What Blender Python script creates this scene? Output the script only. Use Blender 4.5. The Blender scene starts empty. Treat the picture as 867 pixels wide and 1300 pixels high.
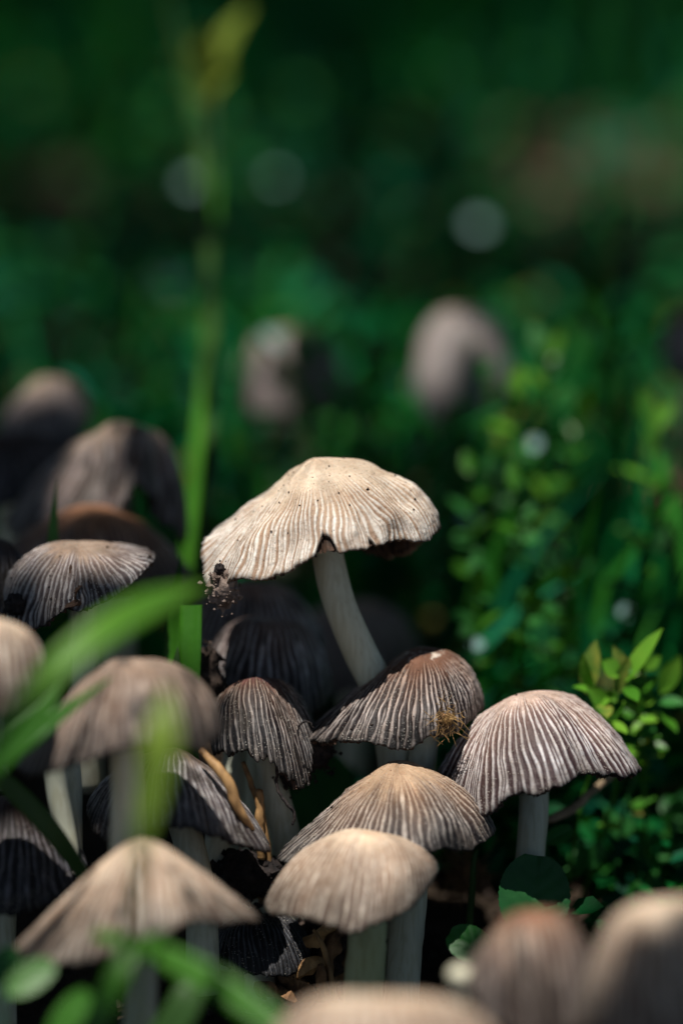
import bpy, math, random
import numpy as np
from mathutils import Vector
random.seed(7)
RNG = np.random.default_rng(11)
SC = bpy.context.scene
COL = SC.collection
S = 0.01                      # all lengths below are centimetres
R = math.radians

# ------------------------------------------------------------------ camera
PITCH = 14.0
DF = 45.0                     # focus distance
ZF = 8.0                      # height of the focused point above the soil
PXCM = 75.4                   # photo pixels per centimetre at the focus distance
FW = np.array([0, math.cos(R(PITCH)), -math.sin(R(PITCH))])
UP = np.array([0, math.sin(R(PITCH)), math.cos(R(PITCH))])
RT = np.array([1.0, 0, 0])
CAM = np.array([0, 0, ZF]) - FW * DF
cd = bpy.data.cameras.new("camera"); cam = bpy.data.objects.new("camera", cd); COL.objects.link(cam)
cam.location = CAM * S
cam.rotation_euler = (R(90 - PITCH), 0, 0)
cd.sensor_fit = 'VERTICAL'; cd.sensor_height = 36.0
cd.lens = 36.0 * DF / (1300 / PXCM)
cd.clip_start = 0.02; cd.clip_end = 400
cd.dof.use_dof = True; cd.dof.focus_distance = 43.9 * S; cd.dof.aperture_fstop = 5.3
SC.camera = cam

# ------------------------------------------------------------------ light
SUN_V = np.array([-0.13, -0.23, 1.0]); SUN_V /= np.linalg.norm(SUN_V)
sun_el = math.asin(SUN_V[2]); sun_az = math.atan2(SUN_V[0], SUN_V[1])
w = bpy.data.worlds.new("World"); SC.world = w; w.use_nodes = True
nt = w.node_tree
sky = nt.nodes.new('ShaderNodeTexSky'); sky.sky_type = 'NISHITA'; sky.sun_disc = False
sky.sun_elevation = sun_el; sky.sun_rotation = sun_az
bg = nt.nodes['Background']; bg.inputs['Strength'].default_value = 0.072
nt.links.new(sky.outputs[0], bg.inputs['Color'])
sl = bpy.data.lights.new("sun", 'SUN'); sl.energy = 5.0; sl.angle = R(0.5); sl.color = (1.0, 0.95, 0.87)
so = bpy.data.objects.new("sun", sl); COL.objects.link(so)
so.rotation_euler = Vector(SUN_V).to_track_quat('Z', 'Y').to_euler(); so.location = (0, 0, 3)
SC.view_settings.view_transform = 'Standard'; SC.view_settings.look = 'None'
SC.view_settings.exposure = 0.18; SC.view_settings.gamma = 1.0
SC.cycles.use_denoising = True
SC.cycles.max_bounces = 6; SC.cycles.diffuse_bounces = 3; SC.cycles.transmission_bounces = 3

# ------------------------------------------------------------------ maths helpers
def at(px, py, d):
    """photo pixel and distance (cm) -> point in the place (cm)"""
    k = d / DF / PXCM
    return CAM + FW * d + RT * ((px - 433.5) * k) + UP * ((650 - py) * k)

def pix(p):
    v = np.asarray(p) - CAM
    d = v @ FW; k = DF * PXCM / d
    return 433.5 + (v @ RT) * k, 650 - (v @ UP) * k, d

def hsh(i, j, k):
    n = (i.astype(np.int64) * 374761393 + j.astype(np.int64) * 668265263 + k.astype(np.int64) * 2147483647) & 0xffffffff
    n = ((n ^ (n >> 13)) * 1274126177) & 0xffffffff
    n = n ^ (n >> 16)
    return (n & 0xffffff) / float(0xffffff)

def noise(x, y, z=0.0):
    x, y, z = np.broadcast_arrays(np.asarray(x, float), np.asarray(y, float), np.asarray(z, float))
    xi, yi, zi = np.floor(x), np.floor(y), np.floor(z)
    fx, fy, fz = x - xi, y - yi, z - zi
    sx, sy, sz = [f * f * (3 - 2 * f) for f in (fx, fy, fz)]
    out = 0
    for a in (0, 1):
        for b in (0, 1):
            for c in (0, 1):
                wgt = (sx if a else 1 - sx) * (sy if b else 1 - sy) * (sz if c else 1 - sz)
                out = out + wgt * hsh(xi + a, yi + b, zi + c)
    return out * 2 - 1

def fbm(x, y, z=0.0, o=3):
    s = 0; a = 1
    for k in range(o):
        s = s + a * noise(x * 2**k + 7 * k, y * 2**k - 3 * k, np.asarray(z) * 2**k + 11 * k); a *= .5
    return s / 1.75

def smooth(a, b, x):
    t = np.clip((x - a) / (b - a), 0, 1); return t * t * (3 - 2 * t)

def unit(v): return v / (np.linalg.norm(v) + 1e-12)

def catmull(P, n, closed=False):
    """chord-length resampling of a Catmull-Rom curve through rows of P (first 3 columns are the point)"""
    P = np.asarray(P, float); m = len(P)
    if closed: Q = np.vstack([P[-1], P, P[0], P[1]]); segs = m
    else: Q = np.vstack([2 * P[0] - P[1], P, 2 * P[-1] - P[-2]]); segs = m - 1
    t = np.linspace(0, 1, 24, endpoint=False)[:, None]
    out = []
    for i in range(segs):
        a, b, c, d = Q[i], Q[i + 1], Q[i + 2], Q[i + 3]
        out.append(.5 * (2 * b + (c - a) * t + (2 * a - 5 * b + 4 * c - d) * t**2 + (3 * b - a - 3 * c + d) * t**3))
    F = np.vstack(out + [P[:1] if closed else P[-1:]])
    L = np.r_[0, np.cumsum(np.linalg.norm(np.diff(F[:, :3], axis=0), axis=1))]
    s = np.linspace(0, L[-1], n + 1 if closed else n)
    G = np.stack([np.interp(s, L, F[:, k]) for k in range(F.shape[1])], 1)
    return G[:-1] if closed else G

def grid_faces(nr, nc, wrap=False, off=0):
    i = np.arange(nr - 1)[:, None]; j = np.arange(nc if wrap else nc - 1)[None, :]
    j2 = (j + 1) % nc
    return np.stack([i * nc + j, i * nc + j2, (i + 1) * nc + j2, (i + 1) * nc + j], -1).reshape(-1, 4) + off

# ------------------------------------------------------------------ object helpers
def mesh_obj(name, V, F, mat, parent=None, origin=None, col=None, smooth_=True, kind=None):
    """V in cm (world); origin in cm; F list/array of faces of one size or list of arrays"""
    me = bpy.data.meshes.new(name)
    Fs = F if isinstance(F, list) else [F]
    V = np.asarray(V, float)
    o3 = np.zeros(3) if origin is None else np.asarray(origin, float)
    vv = ((V - o3) * S).astype(np.float32)
    loops = np.concatenate([np.asarray(f).reshape(-1) for f in Fs]).astype(np.int32)
    tot = np.concatenate([np.full(len(f), np.asarray(f).shape[1]) for f in Fs]).astype(np.int32)
    me.vertices.add(len(vv)); me.vertices.foreach_set('co', vv.reshape(-1))
    me.loops.add(len(loops)); me.loops.foreach_set('vertex_index', loops)
    me.polygons.add(len(tot))
    st = np.r_[0, np.cumsum(tot)[:-1]].astype(np.int32)
    me.polygons.foreach_set('loop_start', st); me.polygons.foreach_set('loop_total', tot)
    me.polygons.foreach_set('use_smooth', np.full(len(tot), smooth_, bool))
    if col is not None:
        a = me.color_attributes.new('pigment_shade', 'FLOAT_COLOR', 'POINT')
        c4 = np.ones((len(vv), 4), np.float32); c4[:, :3] = np.clip(col, 0.003, 0.95)
        a.data.foreach_set('color', c4.reshape(-1))
    me.update(calc_edges=True); me.validate()
    me.materials.append(mat)
    o = bpy.data.objects.new(name, me); COL.objects.link(o)
    if parent is not None:
        o.parent = parent; o.location = Vector(o3 * S) - parent.location
    else: o.location = o3 * S
    if kind: o['kind'] = kind
    return o

def thing(name, label, cat, loc, group=None):
    o = bpy.data.objects.new(name, None); COL.objects.link(o)
    o.empty_display_size = .005
    o.location = np.asarray(loc) * S; o['label'] = label; o['category'] = cat
    if group: o['group'] = group
    return o

def tag(o, label, cat, group=None):
    o['label'] = label; o['category'] = cat
    if group: o['group'] = group
    return o

def tube(P, rad, n=14, closed_end=True, rough=0.0, seed=0):
    """P (m,3), rad (m,) -> verts, faces"""
    P = np.asarray(P, float); m = len(P); rad = np.broadcast_to(rad, (m,))
    T = np.gradient(P, axis=0); T /= np.linalg.norm(T, axis=1)[:, None] + 1e-9
    ref = np.array([0, 1.0, 0]) if abs(T[0][1]) < .8 else np.array([1.0, 0, 0])
    V = []
    a = np.linspace(0, 2 * np.pi, n, endpoint=False)
    for i in range(m):
        u = unit(np.cross(T[i], ref)); v = np.cross(T[i], u); ref = np.cross(u, T[i]); ref = unit(ref)
        r = rad[i] * (1 + rough * noise(a * 2 + seed, i * .35, seed))
        V.append(P[i] + np.outer(np.cos(a) * r, u) + np.outer(np.sin(a) * r, v))
    V = np.vstack(V); F = [grid_faces(m, n, True)]
    if closed_end:
        k = len(V); V = np.vstack([V, P[0], P[-1]])
        j = np.arange(n)
        F.append(np.stack([np.full(n, k), (j + 1) % n, j], 1))
        F.append(np.stack([np.full(n, k + 1), (m - 1) * n + j, (m - 1) * n + (j + 1) % n], 1))
    return V, F

# ------------------------------------------------------------------ materials
def nmat(name):
    m = bpy.data.materials.new(name); m.use_nodes = True
    return m, m.node_tree, m.node_tree.nodes['Principled BSDF']

def N(nt, typ, **kw):
    n = nt.nodes.new(typ)
    for k, v in kw.items():
        if k in n.inputs: n.inputs[k].default_value = v
        else: setattr(n, k, v)
    return n

def ramp(nt, src, p0, p1, c0=(0, 0, 0, 1), c1=(1, 1, 1, 1)):
    r = nt.nodes.new('ShaderNodeValToRGB'); nt.links.new(src, r.inputs[0])
    r.color_ramp.elements[0].position = p0; r.color_ramp.elements[1].position = p1
    r.color_ramp.elements[0].color = c0; r.color_ramp.elements[1].color = c1
    return r.outputs[0]

def mixc(nt, fac, a, b, blend='MIX'):
    m = nt.nodes.new('ShaderNodeMix'); m.data_type = 'RGBA'; m.blend_type = blend
    for sock, v in ((m.inputs[0], fac), (m.inputs[6], a), (m.inputs[7], b)):
        if hasattr(v, 'is_linked'): nt.links.new(v, sock)
        elif isinstance(v, (int, float)): sock.default_value = v
        else: sock.default_value = (*v, 1) if len(v) == 3 else v
    return m.outputs[2]

def cap_material():
    m, nt, p = nmat('mushroom_cap')
    tc = N(nt, 'ShaderNodeTexCoord'); L = nt.links.new
    at_ = N(nt, 'ShaderNodeAttribute', attribute_name='pigment_shade')
    n1 = N(nt, 'ShaderNodeTexNoise', Scale=260.0, Detail=5.0, Roughness=.65); L(tc.outputs['Object'], n1.inputs['Vector'])
    n2 = N(nt, 'ShaderNodeTexNoise', Scale=1900.0, Detail=4.0, Roughness=.7); L(tc.outputs['Object'], n2.inputs['Vector'])
    n3 = N(nt, 'ShaderNodeTexVoronoi', Scale=2300.0); L(tc.outputs['Object'], n3.inputs['Vector'])
    c = mixc(nt, ramp(nt, n1.outputs[0], .35, .7), at_.outputs[0], mixc(nt, 1.0, at_.outputs[0], (.80, .74, .68), 'MULTIPLY'))
    c = mixc(nt, ramp(nt, n2.outputs[0], .54, .70), c, mixc(nt, 1.0, c, (.55, .46, .42), 'MULTIPLY'))
    gr = N(nt, 'ShaderNodeMath', operation='MULTIPLY'); L(ramp(nt, n3.outputs[0], .16, .30, (1, 1, 1, 1), (0, 0, 0, 1)), gr.inputs[0])
    L(ramp(nt, n1.outputs[0], .45, .62), gr.inputs[1])
    c = mixc(nt, gr.outputs[0], c, mixc(nt, .45, c, (.78, .72, .64)))
    L(c, p.inputs['Base Color'])
    p.inputs['Roughness'].default_value = .52
    p.inputs['Specular IOR Level'].default_value = .3
    p.inputs['Subsurface Weight'].default_value = .12
    p.inputs['Subsurface Radius'].default_value = (1.0, .5, .3)
    p.inputs['Subsurface Scale'].default_value = .0003
    b = N(nt, 'ShaderNodeBump', Strength=.55, Distance=.00025)
    add = N(nt, 'ShaderNodeMath', operation='ADD'); L(n2.outputs[0], add.inputs[0]); L(gr.outputs[0], add.inputs[1])
    L(add.outputs[0], b.inputs['Height']); L(b.outputs[0], p.inputs['Normal'])
    return m

def simple(name, c0, c1, scale=300.0, rough=.7, bump=.3, dist=.0003, stretch=None, detail=4.0, p0=.35, p1=.65, spec=.3):
    m, nt, p = nmat(name); L = nt.links.new
    tc = N(nt, 'ShaderNodeTexCoord'); mp = N(nt, 'ShaderNodeMapping')
    L(tc.outputs['Object'], mp.inputs['Vector'])
    if stretch: mp.inputs['Scale'].default_value = stretch
    n1 = N(nt, 'ShaderNodeTexNoise', Scale=scale, Detail=detail, Roughness=.6); L(mp.outputs[0], n1.inputs['Vector'])
    L(mixc(nt, ramp(nt, n1.outputs[0], p0, p1), c0, c1), p.inputs['Base Color'])
    p.inputs['Roughness'].default_value = rough; p.inputs['Specular IOR Level'].default_value = spec
    b = N(nt, 'ShaderNodeBump', Strength=bump, Distance=dist); L(n1.outputs[0], b.inputs['Height']); L(b.outputs[0], p.inputs['Normal'])
    return m

def leaf_material(name, c0, c1, trans=.35, scale=60.0, rough=.45, spec=.4, attr=False):
    m, nt, p = nmat(name); L = nt.links.new
    tc = N(nt, 'ShaderNodeTexCoord')
    n1 = N(nt, 'ShaderNodeTexNoise', Scale=scale, Detail=3.0); L(tc.outputs['Object'], n1.inputs['Vector'])
    if attr:
        a = N(nt, 'ShaderNodeAttribute', attribute_name='pigment_shade')
        c = mixc(nt, ramp(nt, n1.outputs[0], .3, .7), a.outputs[0], mixc(nt, 1.0, a.outputs[0], c0, 'MULTIPLY'))
    else:
        c = mixc(nt, ramp(nt, n1.outputs[0], .32, .68), c0, c1)
    L(c, p.inputs['Base Color']); p.inputs['Roughness'].default_value = rough
    p.inputs['Specular IOR Level'].default_value = spec
    n2 = N(nt, 'ShaderNodeTexNoise', Scale=900.0, Detail=3.0); L(tc.outputs['Object'], n2.inputs['Vector'])
    b = N(nt, 'ShaderNodeBump', Strength=.25, Distance=.0003); L(n2.outputs[0], b.inputs['Height']); L(b.outputs[0], p.inputs['Normal'])
    tr = N(nt, 'ShaderNodeBsdfTranslucent'); L(mixc(nt, 1.0, c, (1.0, .95, .35), 'MULTIPLY'), tr.inputs['Color'])
    ms = N(nt, 'ShaderNodeMixShader'); ms.inputs[0].default_value = trans
    L(p.outputs[0], ms.inputs[1]); L(tr.outputs[0], ms.inputs[2])
    L(ms.outputs[0], nt.nodes['Material Output'].inputs['Surface'])
    return m

M = {}
M['cap'] = cap_material()
M['gill'] = simple('mushroom_gills', (.022, .015, .012), (.10, .055, .035), 500, .8, .5)
def stem_material(name, c0, c1):
    m = simple(name, c0, c1, 250, .45, .25, .0002, (1, 1, .10)); nt = m.node_tree; L = nt.links.new; p = nt.nodes['Principled BSDF']
    tc = N(nt, 'ShaderNodeTexCoord'); n = N(nt, 'ShaderNodeTexNoise', Scale=120.0, Detail=6.0, Roughness=.7); L(tc.outputs['Object'], n.inputs['Vector'])
    f = N(nt, 'ShaderNodeTexNoise', Scale=1500.0, Detail=3.0); mp = N(nt, 'ShaderNodeMapping'); mp.inputs['Scale'].default_value = (1, 1, .06)
    L(tc.outputs['Object'], mp.inputs['Vector']); L(mp.outputs[0], f.inputs['Vector'])
    base = p.inputs['Base Color'].links[0].from_socket
    c = mixc(nt, ramp(nt, f.outputs[0], .45, .62), base, mixc(nt, 1.0, base, (.87, .85, .80), 'MULTIPLY'))
    c = mixc(nt, ramp(nt, n.outputs[0], .62, .85), c, (.30, .24, .16))
    L(c, p.inputs['Base Color']); return m
M['stem'] = stem_material('mushroom_stem', (.56, .54, .40), (.70, .68, .53))
M['stem_cool'] = stem_material('pale_stem', (.42, .44, .35), (.56, .57, .46))
M['stem_grasslit'] = stem_material('grasslit_stem', (.32, .36, .19), (.48, .52, .32))  # green light bounced off the grass, put into the stem colour
M['soil'] = simple('soil', (.012, .010, .008), (.055, .038, .026), 110, .95, 1.0, .003, p0=.3, p1=.75, spec=.1)
M['crumb'] = simple('soil_crumb', (.014, .011, .010), (.075, .055, .045), 700, .95, 1.0, .0006, spec=.1)
M['ink'] = simple('black_debris', (.006, .005, .006), (.03, .022, .02), 600, .8, 1.0, .0006)
M['straw'] = simple('dry_straw', (.16, .085, .035), (.44, .26, .11), 500, .6, .4, .0003, (1, 1, .2))
M['wood'] = simple('rotten_wood', (.06, .032, .018), (.28, .15, .07), 400, .85, .9, .0008, (1, 1, .25))
M['dullstraw'] = simple('dull_straw', (.07, .035, .012), (.42, .26, .10), 600, .7, .4, .0003)
M['twig'] = simple('twig_bark', (.12, .085, .05), (.30, .22, .14), 500, .8, .7, .0004, (1, 1, .3))
M['bark'] = simple('tree_bark', (.05, .035, .025), (.16, .12, .09), 30, .9, 1, .01, (1, 1, .2))
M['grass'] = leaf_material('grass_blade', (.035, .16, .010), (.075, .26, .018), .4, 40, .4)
M['grass_lit'] = leaf_material('sunlit_grass_blade', (.10, .30, .03), (.20, .42, .05), .4, 40, .4)  # brighter copy of the grass blade, sunlight put into its colour
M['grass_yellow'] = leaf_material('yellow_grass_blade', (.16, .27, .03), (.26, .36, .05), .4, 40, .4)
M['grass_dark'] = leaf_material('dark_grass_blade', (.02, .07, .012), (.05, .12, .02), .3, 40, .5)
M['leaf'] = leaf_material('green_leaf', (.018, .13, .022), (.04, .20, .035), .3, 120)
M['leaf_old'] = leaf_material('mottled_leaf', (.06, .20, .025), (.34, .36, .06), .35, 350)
M['leaf_shade'] = leaf_material('shaded_round_leaf', (.008, .065, .016), (.016, .095, .022), .12, 120, .5, .25)  # shade on the round leaf put into its darker, less translucent colour
M['leaf_lit'] = leaf_material('sunlit_leaf', (.10, .34, .025), (.22, .46, .04), .4, 120)  # lit version of the green leaf: sunshine painted into the base colour
M['cover'] = leaf_material('ground_cover', (.5, .7, .55), (1, 1, 1), .3, 30, .6, .12, attr=True)
M['canopy'] = leaf_material('tree_leaves', (.02, .07, .015), (.04, .11, .02), .15, 5)
M['yellow'] = leaf_material('flower_head', (.24, .34, .04), (.36, .44, .06), .4, 200)
M['pale'] = simple('glint_colour', (.12, .22, .21), (.24, .36, .36), 200, .6, .2)  # pale tone painted for glints on leaves
M['dead'] = leaf_material('dead_leaf', (.12, .065, .05), (.26, .14, .10), .15, 60, .8)

# ------------------------------------------------------------------ mushrooms
PAL = {
 'hero': dict(disc=(.60, .49, .38), vin=(.46, .33, .23), vout=(.34, .23, .16), tin=(.64, .57, .48), tout=(.70, .68, .64)),
 'brown': dict(disc=(.17, .085, .055), vin=(.10, .042, .025), vout=(.018, .010, .012), tin=(.38, .23, .15), tout=(.50, .44, .42)),
 'mauve': dict(disc=(.55, .42, .36), vin=(.27, .17, .14), vout=(.09, .05, .055), tin=(.62, .53, .49), tout=(.70, .67, .68)),
 'tan': dict(disc=(.48, .34, .23), vin=(.27, .165, .11), vout=(.030, .022, .026), tin=(.52, .40, .30), tout=(.50, .46, .43)),
 'tanpale': dict(disc=(.68, .54, .41), vin=(.44, .30, .21), vout=(.12, .075, .06), tin=(.74, .65, .55), tout=(.70, .65, .57)),
 'grey': dict(disc=(.30, .23, .18), vin=(.19, .14, .13), vout=(.085, .068, .075), tin=(.40, .36, .35), tout=(.46, .45, .46)),
 'greytan': dict(disc=(.36, .27, .21), vin=(.26, .18, .14), vout=(.08, .06, .06), tin=(.44, .36, .30), tout=(.42, .37, .34)),
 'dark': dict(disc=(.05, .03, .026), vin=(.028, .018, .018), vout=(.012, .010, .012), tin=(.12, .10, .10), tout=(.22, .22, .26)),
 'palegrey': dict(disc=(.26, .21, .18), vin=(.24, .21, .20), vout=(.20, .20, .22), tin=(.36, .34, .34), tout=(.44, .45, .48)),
 'shadebrown': dict(disc=(.24, .15, .12), vin=(.16, .10, .085), vout=(.06, .045, .05), tin=(.46, .39, .36), tout=(.60, .59, .63)),  # ribs paled to stand in for light that never reaches these caps
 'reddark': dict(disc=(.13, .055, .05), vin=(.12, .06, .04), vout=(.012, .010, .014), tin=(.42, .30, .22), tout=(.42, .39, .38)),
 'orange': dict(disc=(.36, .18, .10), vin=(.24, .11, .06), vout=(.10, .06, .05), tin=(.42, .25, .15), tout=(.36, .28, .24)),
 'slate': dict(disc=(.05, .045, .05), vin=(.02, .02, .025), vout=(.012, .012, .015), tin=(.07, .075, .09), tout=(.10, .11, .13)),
 'rust': dict(disc=(.27, .13, .08), vin=(.30, .15, .08), vout=(.10, .07, .07), tin=(.58, .45, .33), tout=(.50, .44, .40)),
}
def find_t(Rm, px, py, nT):
    pr = np.array([pix(p) for p in Rm]); return np.argmin((pr[:, 0] - px) ** 2 + (pr[:, 1] - py) ** 2 + 400 * (pr[:, 2] - pr[:, 2].min()) ** 2) / nT
def mushroom(label, apex, rim, pal, stem=None, N_=74, amp=.022, rho=.12, fstart=.22, nT=440, nU=64, jag=.012,
             notches=(), seed=0, axis=None, umbo=0.0, lump=.03, inc=0.0, swirl=.35, cracks=False, specks=0,
             stem_mat='stem', pleat=(), group='striped mushrooms of the cluster', dirt=.0, darkrim=1.0, pt=0.5, mdark=.55, rlo=.36, rhi=.92, vmul=.7):
    A = at(*apex)
    rows = []
    for q in rim:
        px, py, dd = q[:3]; b = q[3] if len(q) > 3 else .6
        rows.append([*at(px, py, apex[2] + dd), b])
    C = catmull(rows, nT, True)
    Rm, B = C[:, :3], C[:, 3][None, :]
    cen = Rm.mean(0)
    ax = unit(A - cen) if axis is None else unit(np.array(axis, float))
    D = Rm - A
    dz = D @ ax; dr = D - dz[:, None] * ax
    t = np.arange(nT) / nT
    fx = lambda q: q if q[0] < 1 else (find_t(Rm, q[0], q[1], nT), *q[2:])
    notches = [fx(q) for q in notches]; pleat = [fx(q) for q in pleat]
    ct, st_ = np.cos(2 * np.pi * t), np.sin(2 * np.pi * t)      # periodic noise domain
    umax = 1 - jag * (noise(t * nT * .35, seed) * .7 + noise(t * nT * .12, seed + 8) * .7 + noise(ct * 9 + 50, st_ * 9, seed + 3) * 1.2 + .8)
    umax0 = umax.copy()
    for (tn, wn, dn) in notches:
        dt = np.abs((t - tn + .5) % 1 - .5)
        umax = umax - dn * np.clip(1 - (dt / wn) ** 1.2, 0, 1)
    s = np.linspace(0, 1, nU)[:, None] ** .9
    u = s * umax[None, :]
    ua = np.clip(u, 0, 1.2)
    bs = np.clip(B, 0, 1.3); bn = np.clip(-B, 0, 1)
    g = (1 - bs - bn) * ua + bs * np.sin(ua * np.pi / 2) + bn * (1 - np.cos(ua * np.pi / 2))
    h0 = (1 - bs - bn) * ua + bs * (1 - np.cos(ua * np.pi / 2)) + bn * np.sin(ua * np.pi / 2)
    h = (np.sqrt(h0 * h0 + rho * rho) - rho) / (math.sqrt(1 + rho * rho) - rho)
    g = g - inc * np.clip((ua - .8) / .2, 0, 1) ** 2
    P = A + dr[None] * g[..., None] + ax * (dz[None] * h)[..., None]
    P = P + ax * (umbo * np.exp(-(ua / .17) ** 2))[..., None]
    # soft radial folds (pleats) and lumps
    def normals(P):
        du = np.gradient(P, axis=0); dt = np.roll(P, -1, 1) - np.roll(P, 1, 1)
        n = np.cross(dt, du); n /= np.linalg.norm(n, axis=2)[..., None] + 1e-9
        if (n[nU // 2] @ ax).mean() < 0: n = -n
        return n
    Nn = normals(P)
    disp = lump * (fbm(ct[None] * 1.6 * ua + 20 + seed, st_[None] * 1.6 * ua + seed, ua * 1.5) + .5 * noise(ct[None] * 5 * ua + seed, st_[None] * 5 * ua, 7 + seed)) * smooth(0, .3, ua)
    for (tp, wp, dp) in pleat:
        dt = (t - tp + .5) % 1 - .5
        disp = disp + dp * np.exp(-(dt / wp) ** 2)[None] * smooth(.25, 1.0, ua)
    warp = .9 * noise(ct[None] * 2.5 + 5 + seed, st_[None] * 2.5, ua * 2.2 + seed) * swirl * 2 + .28 * noise(ct[None] * 14 + seed, st_[None] * 14, ua * 7)
    N_ = int(N_ * .84)
    ph = t[None] * N_ + warp
    idx = np.floor(ph + .5)
    rnd = hsh(idx % N_, idx * 0 + seed, idx * 0 + 5)
    rp = (.5 + .5 * np.cos(2 * np.pi * ph)) ** (1.0 + .9 * rnd)
    fk = np.floor(ph); rf = hsh(fk % N_, fk * 0 + seed, fk * 0 + 9)          # second ridges that fork in between
    rp2 = (.5 - .5 * np.cos(2 * np.pi * ph)) ** (1.8 + 2.5 * rf) * smooth(.50, .70, rf) * .85
    rp = np.maximum(rp, rp2 * smooth(.25 + .35 * rf, .5 + .4 * rf, ua))
    rp = rp * (.86 + .14 * noise(ph * 2.0, ua * 30, 1.0))
    fade = smooth(fstart - .05 + .15 * rnd, fstart + .22 + .15 * rnd, ua)
    brk = .75 + .5 * noise(ph * 1.0, ua * 16, seed + 9)
    disp = disp + amp * rp * fade * (.65 + .5 * rnd) * brk
    disp = disp + .006 * noise(ph * 2.3, ua * 55, seed)
    P = P + Nn * disp[..., None]
    # pigment
    p = PAL[pal]
    v3 = lambda c: np.array(c)[None, None, :]
    om = smooth(pt - .3, pt + .38, ua + .12 * noise(ct[None] * 4, st_[None] * 4, seed))[..., None] * darkrim
    val = (v3(p['vin']) * (1 - om) + v3(p['vout']) * om) * vmul
    top = v3(p['tin']) * (1 - om) + v3(p['tout']) * om
    rr = (smooth(rlo, rhi, rp) * (.55 + .45 * np.clip(brk, 0, 1)))[..., None]
    c = val * (1 - rr) + top * rr
    fd = fade[..., None]
    mid = v3(p['disc'])
    mt = 1 + .22 * fbm(ct[None] * 9 * ua + seed, st_[None] * 9 * ua, 3.0)[..., None]
    c = mid * mt * (1 - fd) + c * fd
    c = c * (1 + .26 * noise(ct[None] * 3 + seed, st_[None] * 3, ua * 3)[..., None])
    c = c * (1 + .12 * noise(ph * 3.1, ua * 70, 2.0)[..., None])
    pat = fbm(ct[None] * 5 * ua + seed * 3, st_[None] * 5 * ua, 1.7, 4)[..., None]
    c = c * (1 + .22 * pat) * (1 - v3((.0, .06, .10)) * smooth(-.1, .5, -pat))
    edge = smooth(.955, 1.0, s)[..., None] * np.ones_like(c[..., :1])
    c = c * (1 - .7 * edge * (darkrim > .3)) * (1 - mdark * smooth(.62, 1.0, ua + .10 * noise(ct[None] * 6, st_[None] * 6, seed + 1))[..., None])  # darker margin: inky pigment plus grazing-sun shade put into the colour
    nd = smooth(.01, .04, umax0 - umax)[None, :, None] * smooth(.93, 1.0, s)[..., None]
    c = c * (1 - .85 * nd)
    if cracks:
        x, y = ct[None] * ua * 9 + seed, st_[None] * ua * 9
        wv = np.abs(noise(x + noise(x * 2, y * 2) * .6, y, 4.0)) + .6 * smooth(.20, .42, ua)
        k = (1 - smooth(.03, .13, wv))[..., None]
        c = c * (1 - k) + v3((.66, .58, .50)) * k
    if dirt > 0:
        dm = smooth(.62 - dirt * .4, .80 - dirt * .3, fbm(ct[None] * 4 + seed * 2, st_[None] * 4, ua * 4) * .5 + .5)[..., None]
        c = c * (1 - .75 * dm) + v3((.03, .024, .02)) * .75 * dm
    nV = nU * nT
    V = P.reshape(-1, 3); Fc = grid_faces(nU, nT, True)
    # torn lip folding under the margin
    Nn2 = normals(P)
    th = .045
    L1 = P[-1] - Nn2[-1] * th; L2 = P[-6] - Nn2[-6] * (th * 1.6)
    V = np.vstack([V, L1, L2])
    lf = grid_faces(2, nT, True, off=nV)
    j = np.arange(nT); j2 = (j + 1) % nT
    br = np.stack([(nU - 1) * nT + j, (nU - 1) * nT + j2, nV + j2, nV + j], 1)
    cc = np.vstack([c.reshape(-1, 3), np.tile(np.array(p['vout']) * .5, (2 * nT, 1))])
    base = at(*stem[-1][:3]) if stem else np.array([A[0], A[1], 0])
    root = thing('mushroom', label, 'mushroom', base, group)
    mesh_obj('cap', V, [Fc, br, lf], M['cap'], root, A, cc)
    # gills
    gs = slice(0, nU, 3); P2 = P[gs][:, ::2]; N2 = Nn2[gs][:, ::2]
    n2 = P2.shape[1]; ug = ua[gs][:, ::2]
    saw = (np.arange(n2) % 2)[None] * .10 * smooth(.1, .5, ug)
    rows = P2.shape[0]
    G = P2 - N2 * (th * 1.2 + saw * .7 + .03 * (1 - ug))[..., None]
    G = G[int(len(G) * .42):]
    out = P[-1] - P[-5]; out /= np.linalg.norm(out, axis=1)[:, None] + 1e-9
    ext = (umax0 - umax) * np.linalg.norm(D, axis=1) * .75
    G = np.concatenate([G, (G[-1] + (out * ext[:, None])[::2])[None]], 0)
    mesh_obj('gills', G.reshape(-1, 3), grid_faces(len(G), n2, True), M['gill'], root, A, smooth_=False)
    if stem:
        K = np.array([[*at(*q[:3]), q[3]] for q in stem])
        K = catmull(K, 40)
        V, F = tube(K[:, :3], K[:, 3], 24, rough=.03, seed=seed)
        mesh_obj('stem', V, F, M[stem_mat], root, K[0, :3])
    if specks:
        rs = np.random.default_rng(seed + 100)
        T = np.array([[1, 0, 0], [-1, 0, 0], [0, 1, 0], [0, -1, 0], [0, 0, 1], [0, 0, -1]], float)
        TF = np.array([[0, 2, 4], [2, 1, 4], [1, 3, 4], [3, 0, 4], [2, 0, 5], [1, 2, 5], [3, 1, 5], [0, 3, 5]])
        SV, SF = [], []
        for k in range(specks):
            a, b = rs.integers(6, nU - 2), rs.integers(0, nT)
            sz = .007 + .020 * rs.random() ** 3
            q = P[a, b] + Nn2[a, b] * sz * .4
            SV.append(q + T * sz * rs.uniform(.5, 1.4, (6, 1))); SF.append(TF + 6 * k)
        mesh_obj('soil_specks', np.vstack(SV), np.vstack(SF), M['crumb'], root, A, kind='stuff')
    return root, P, Nn2

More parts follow.
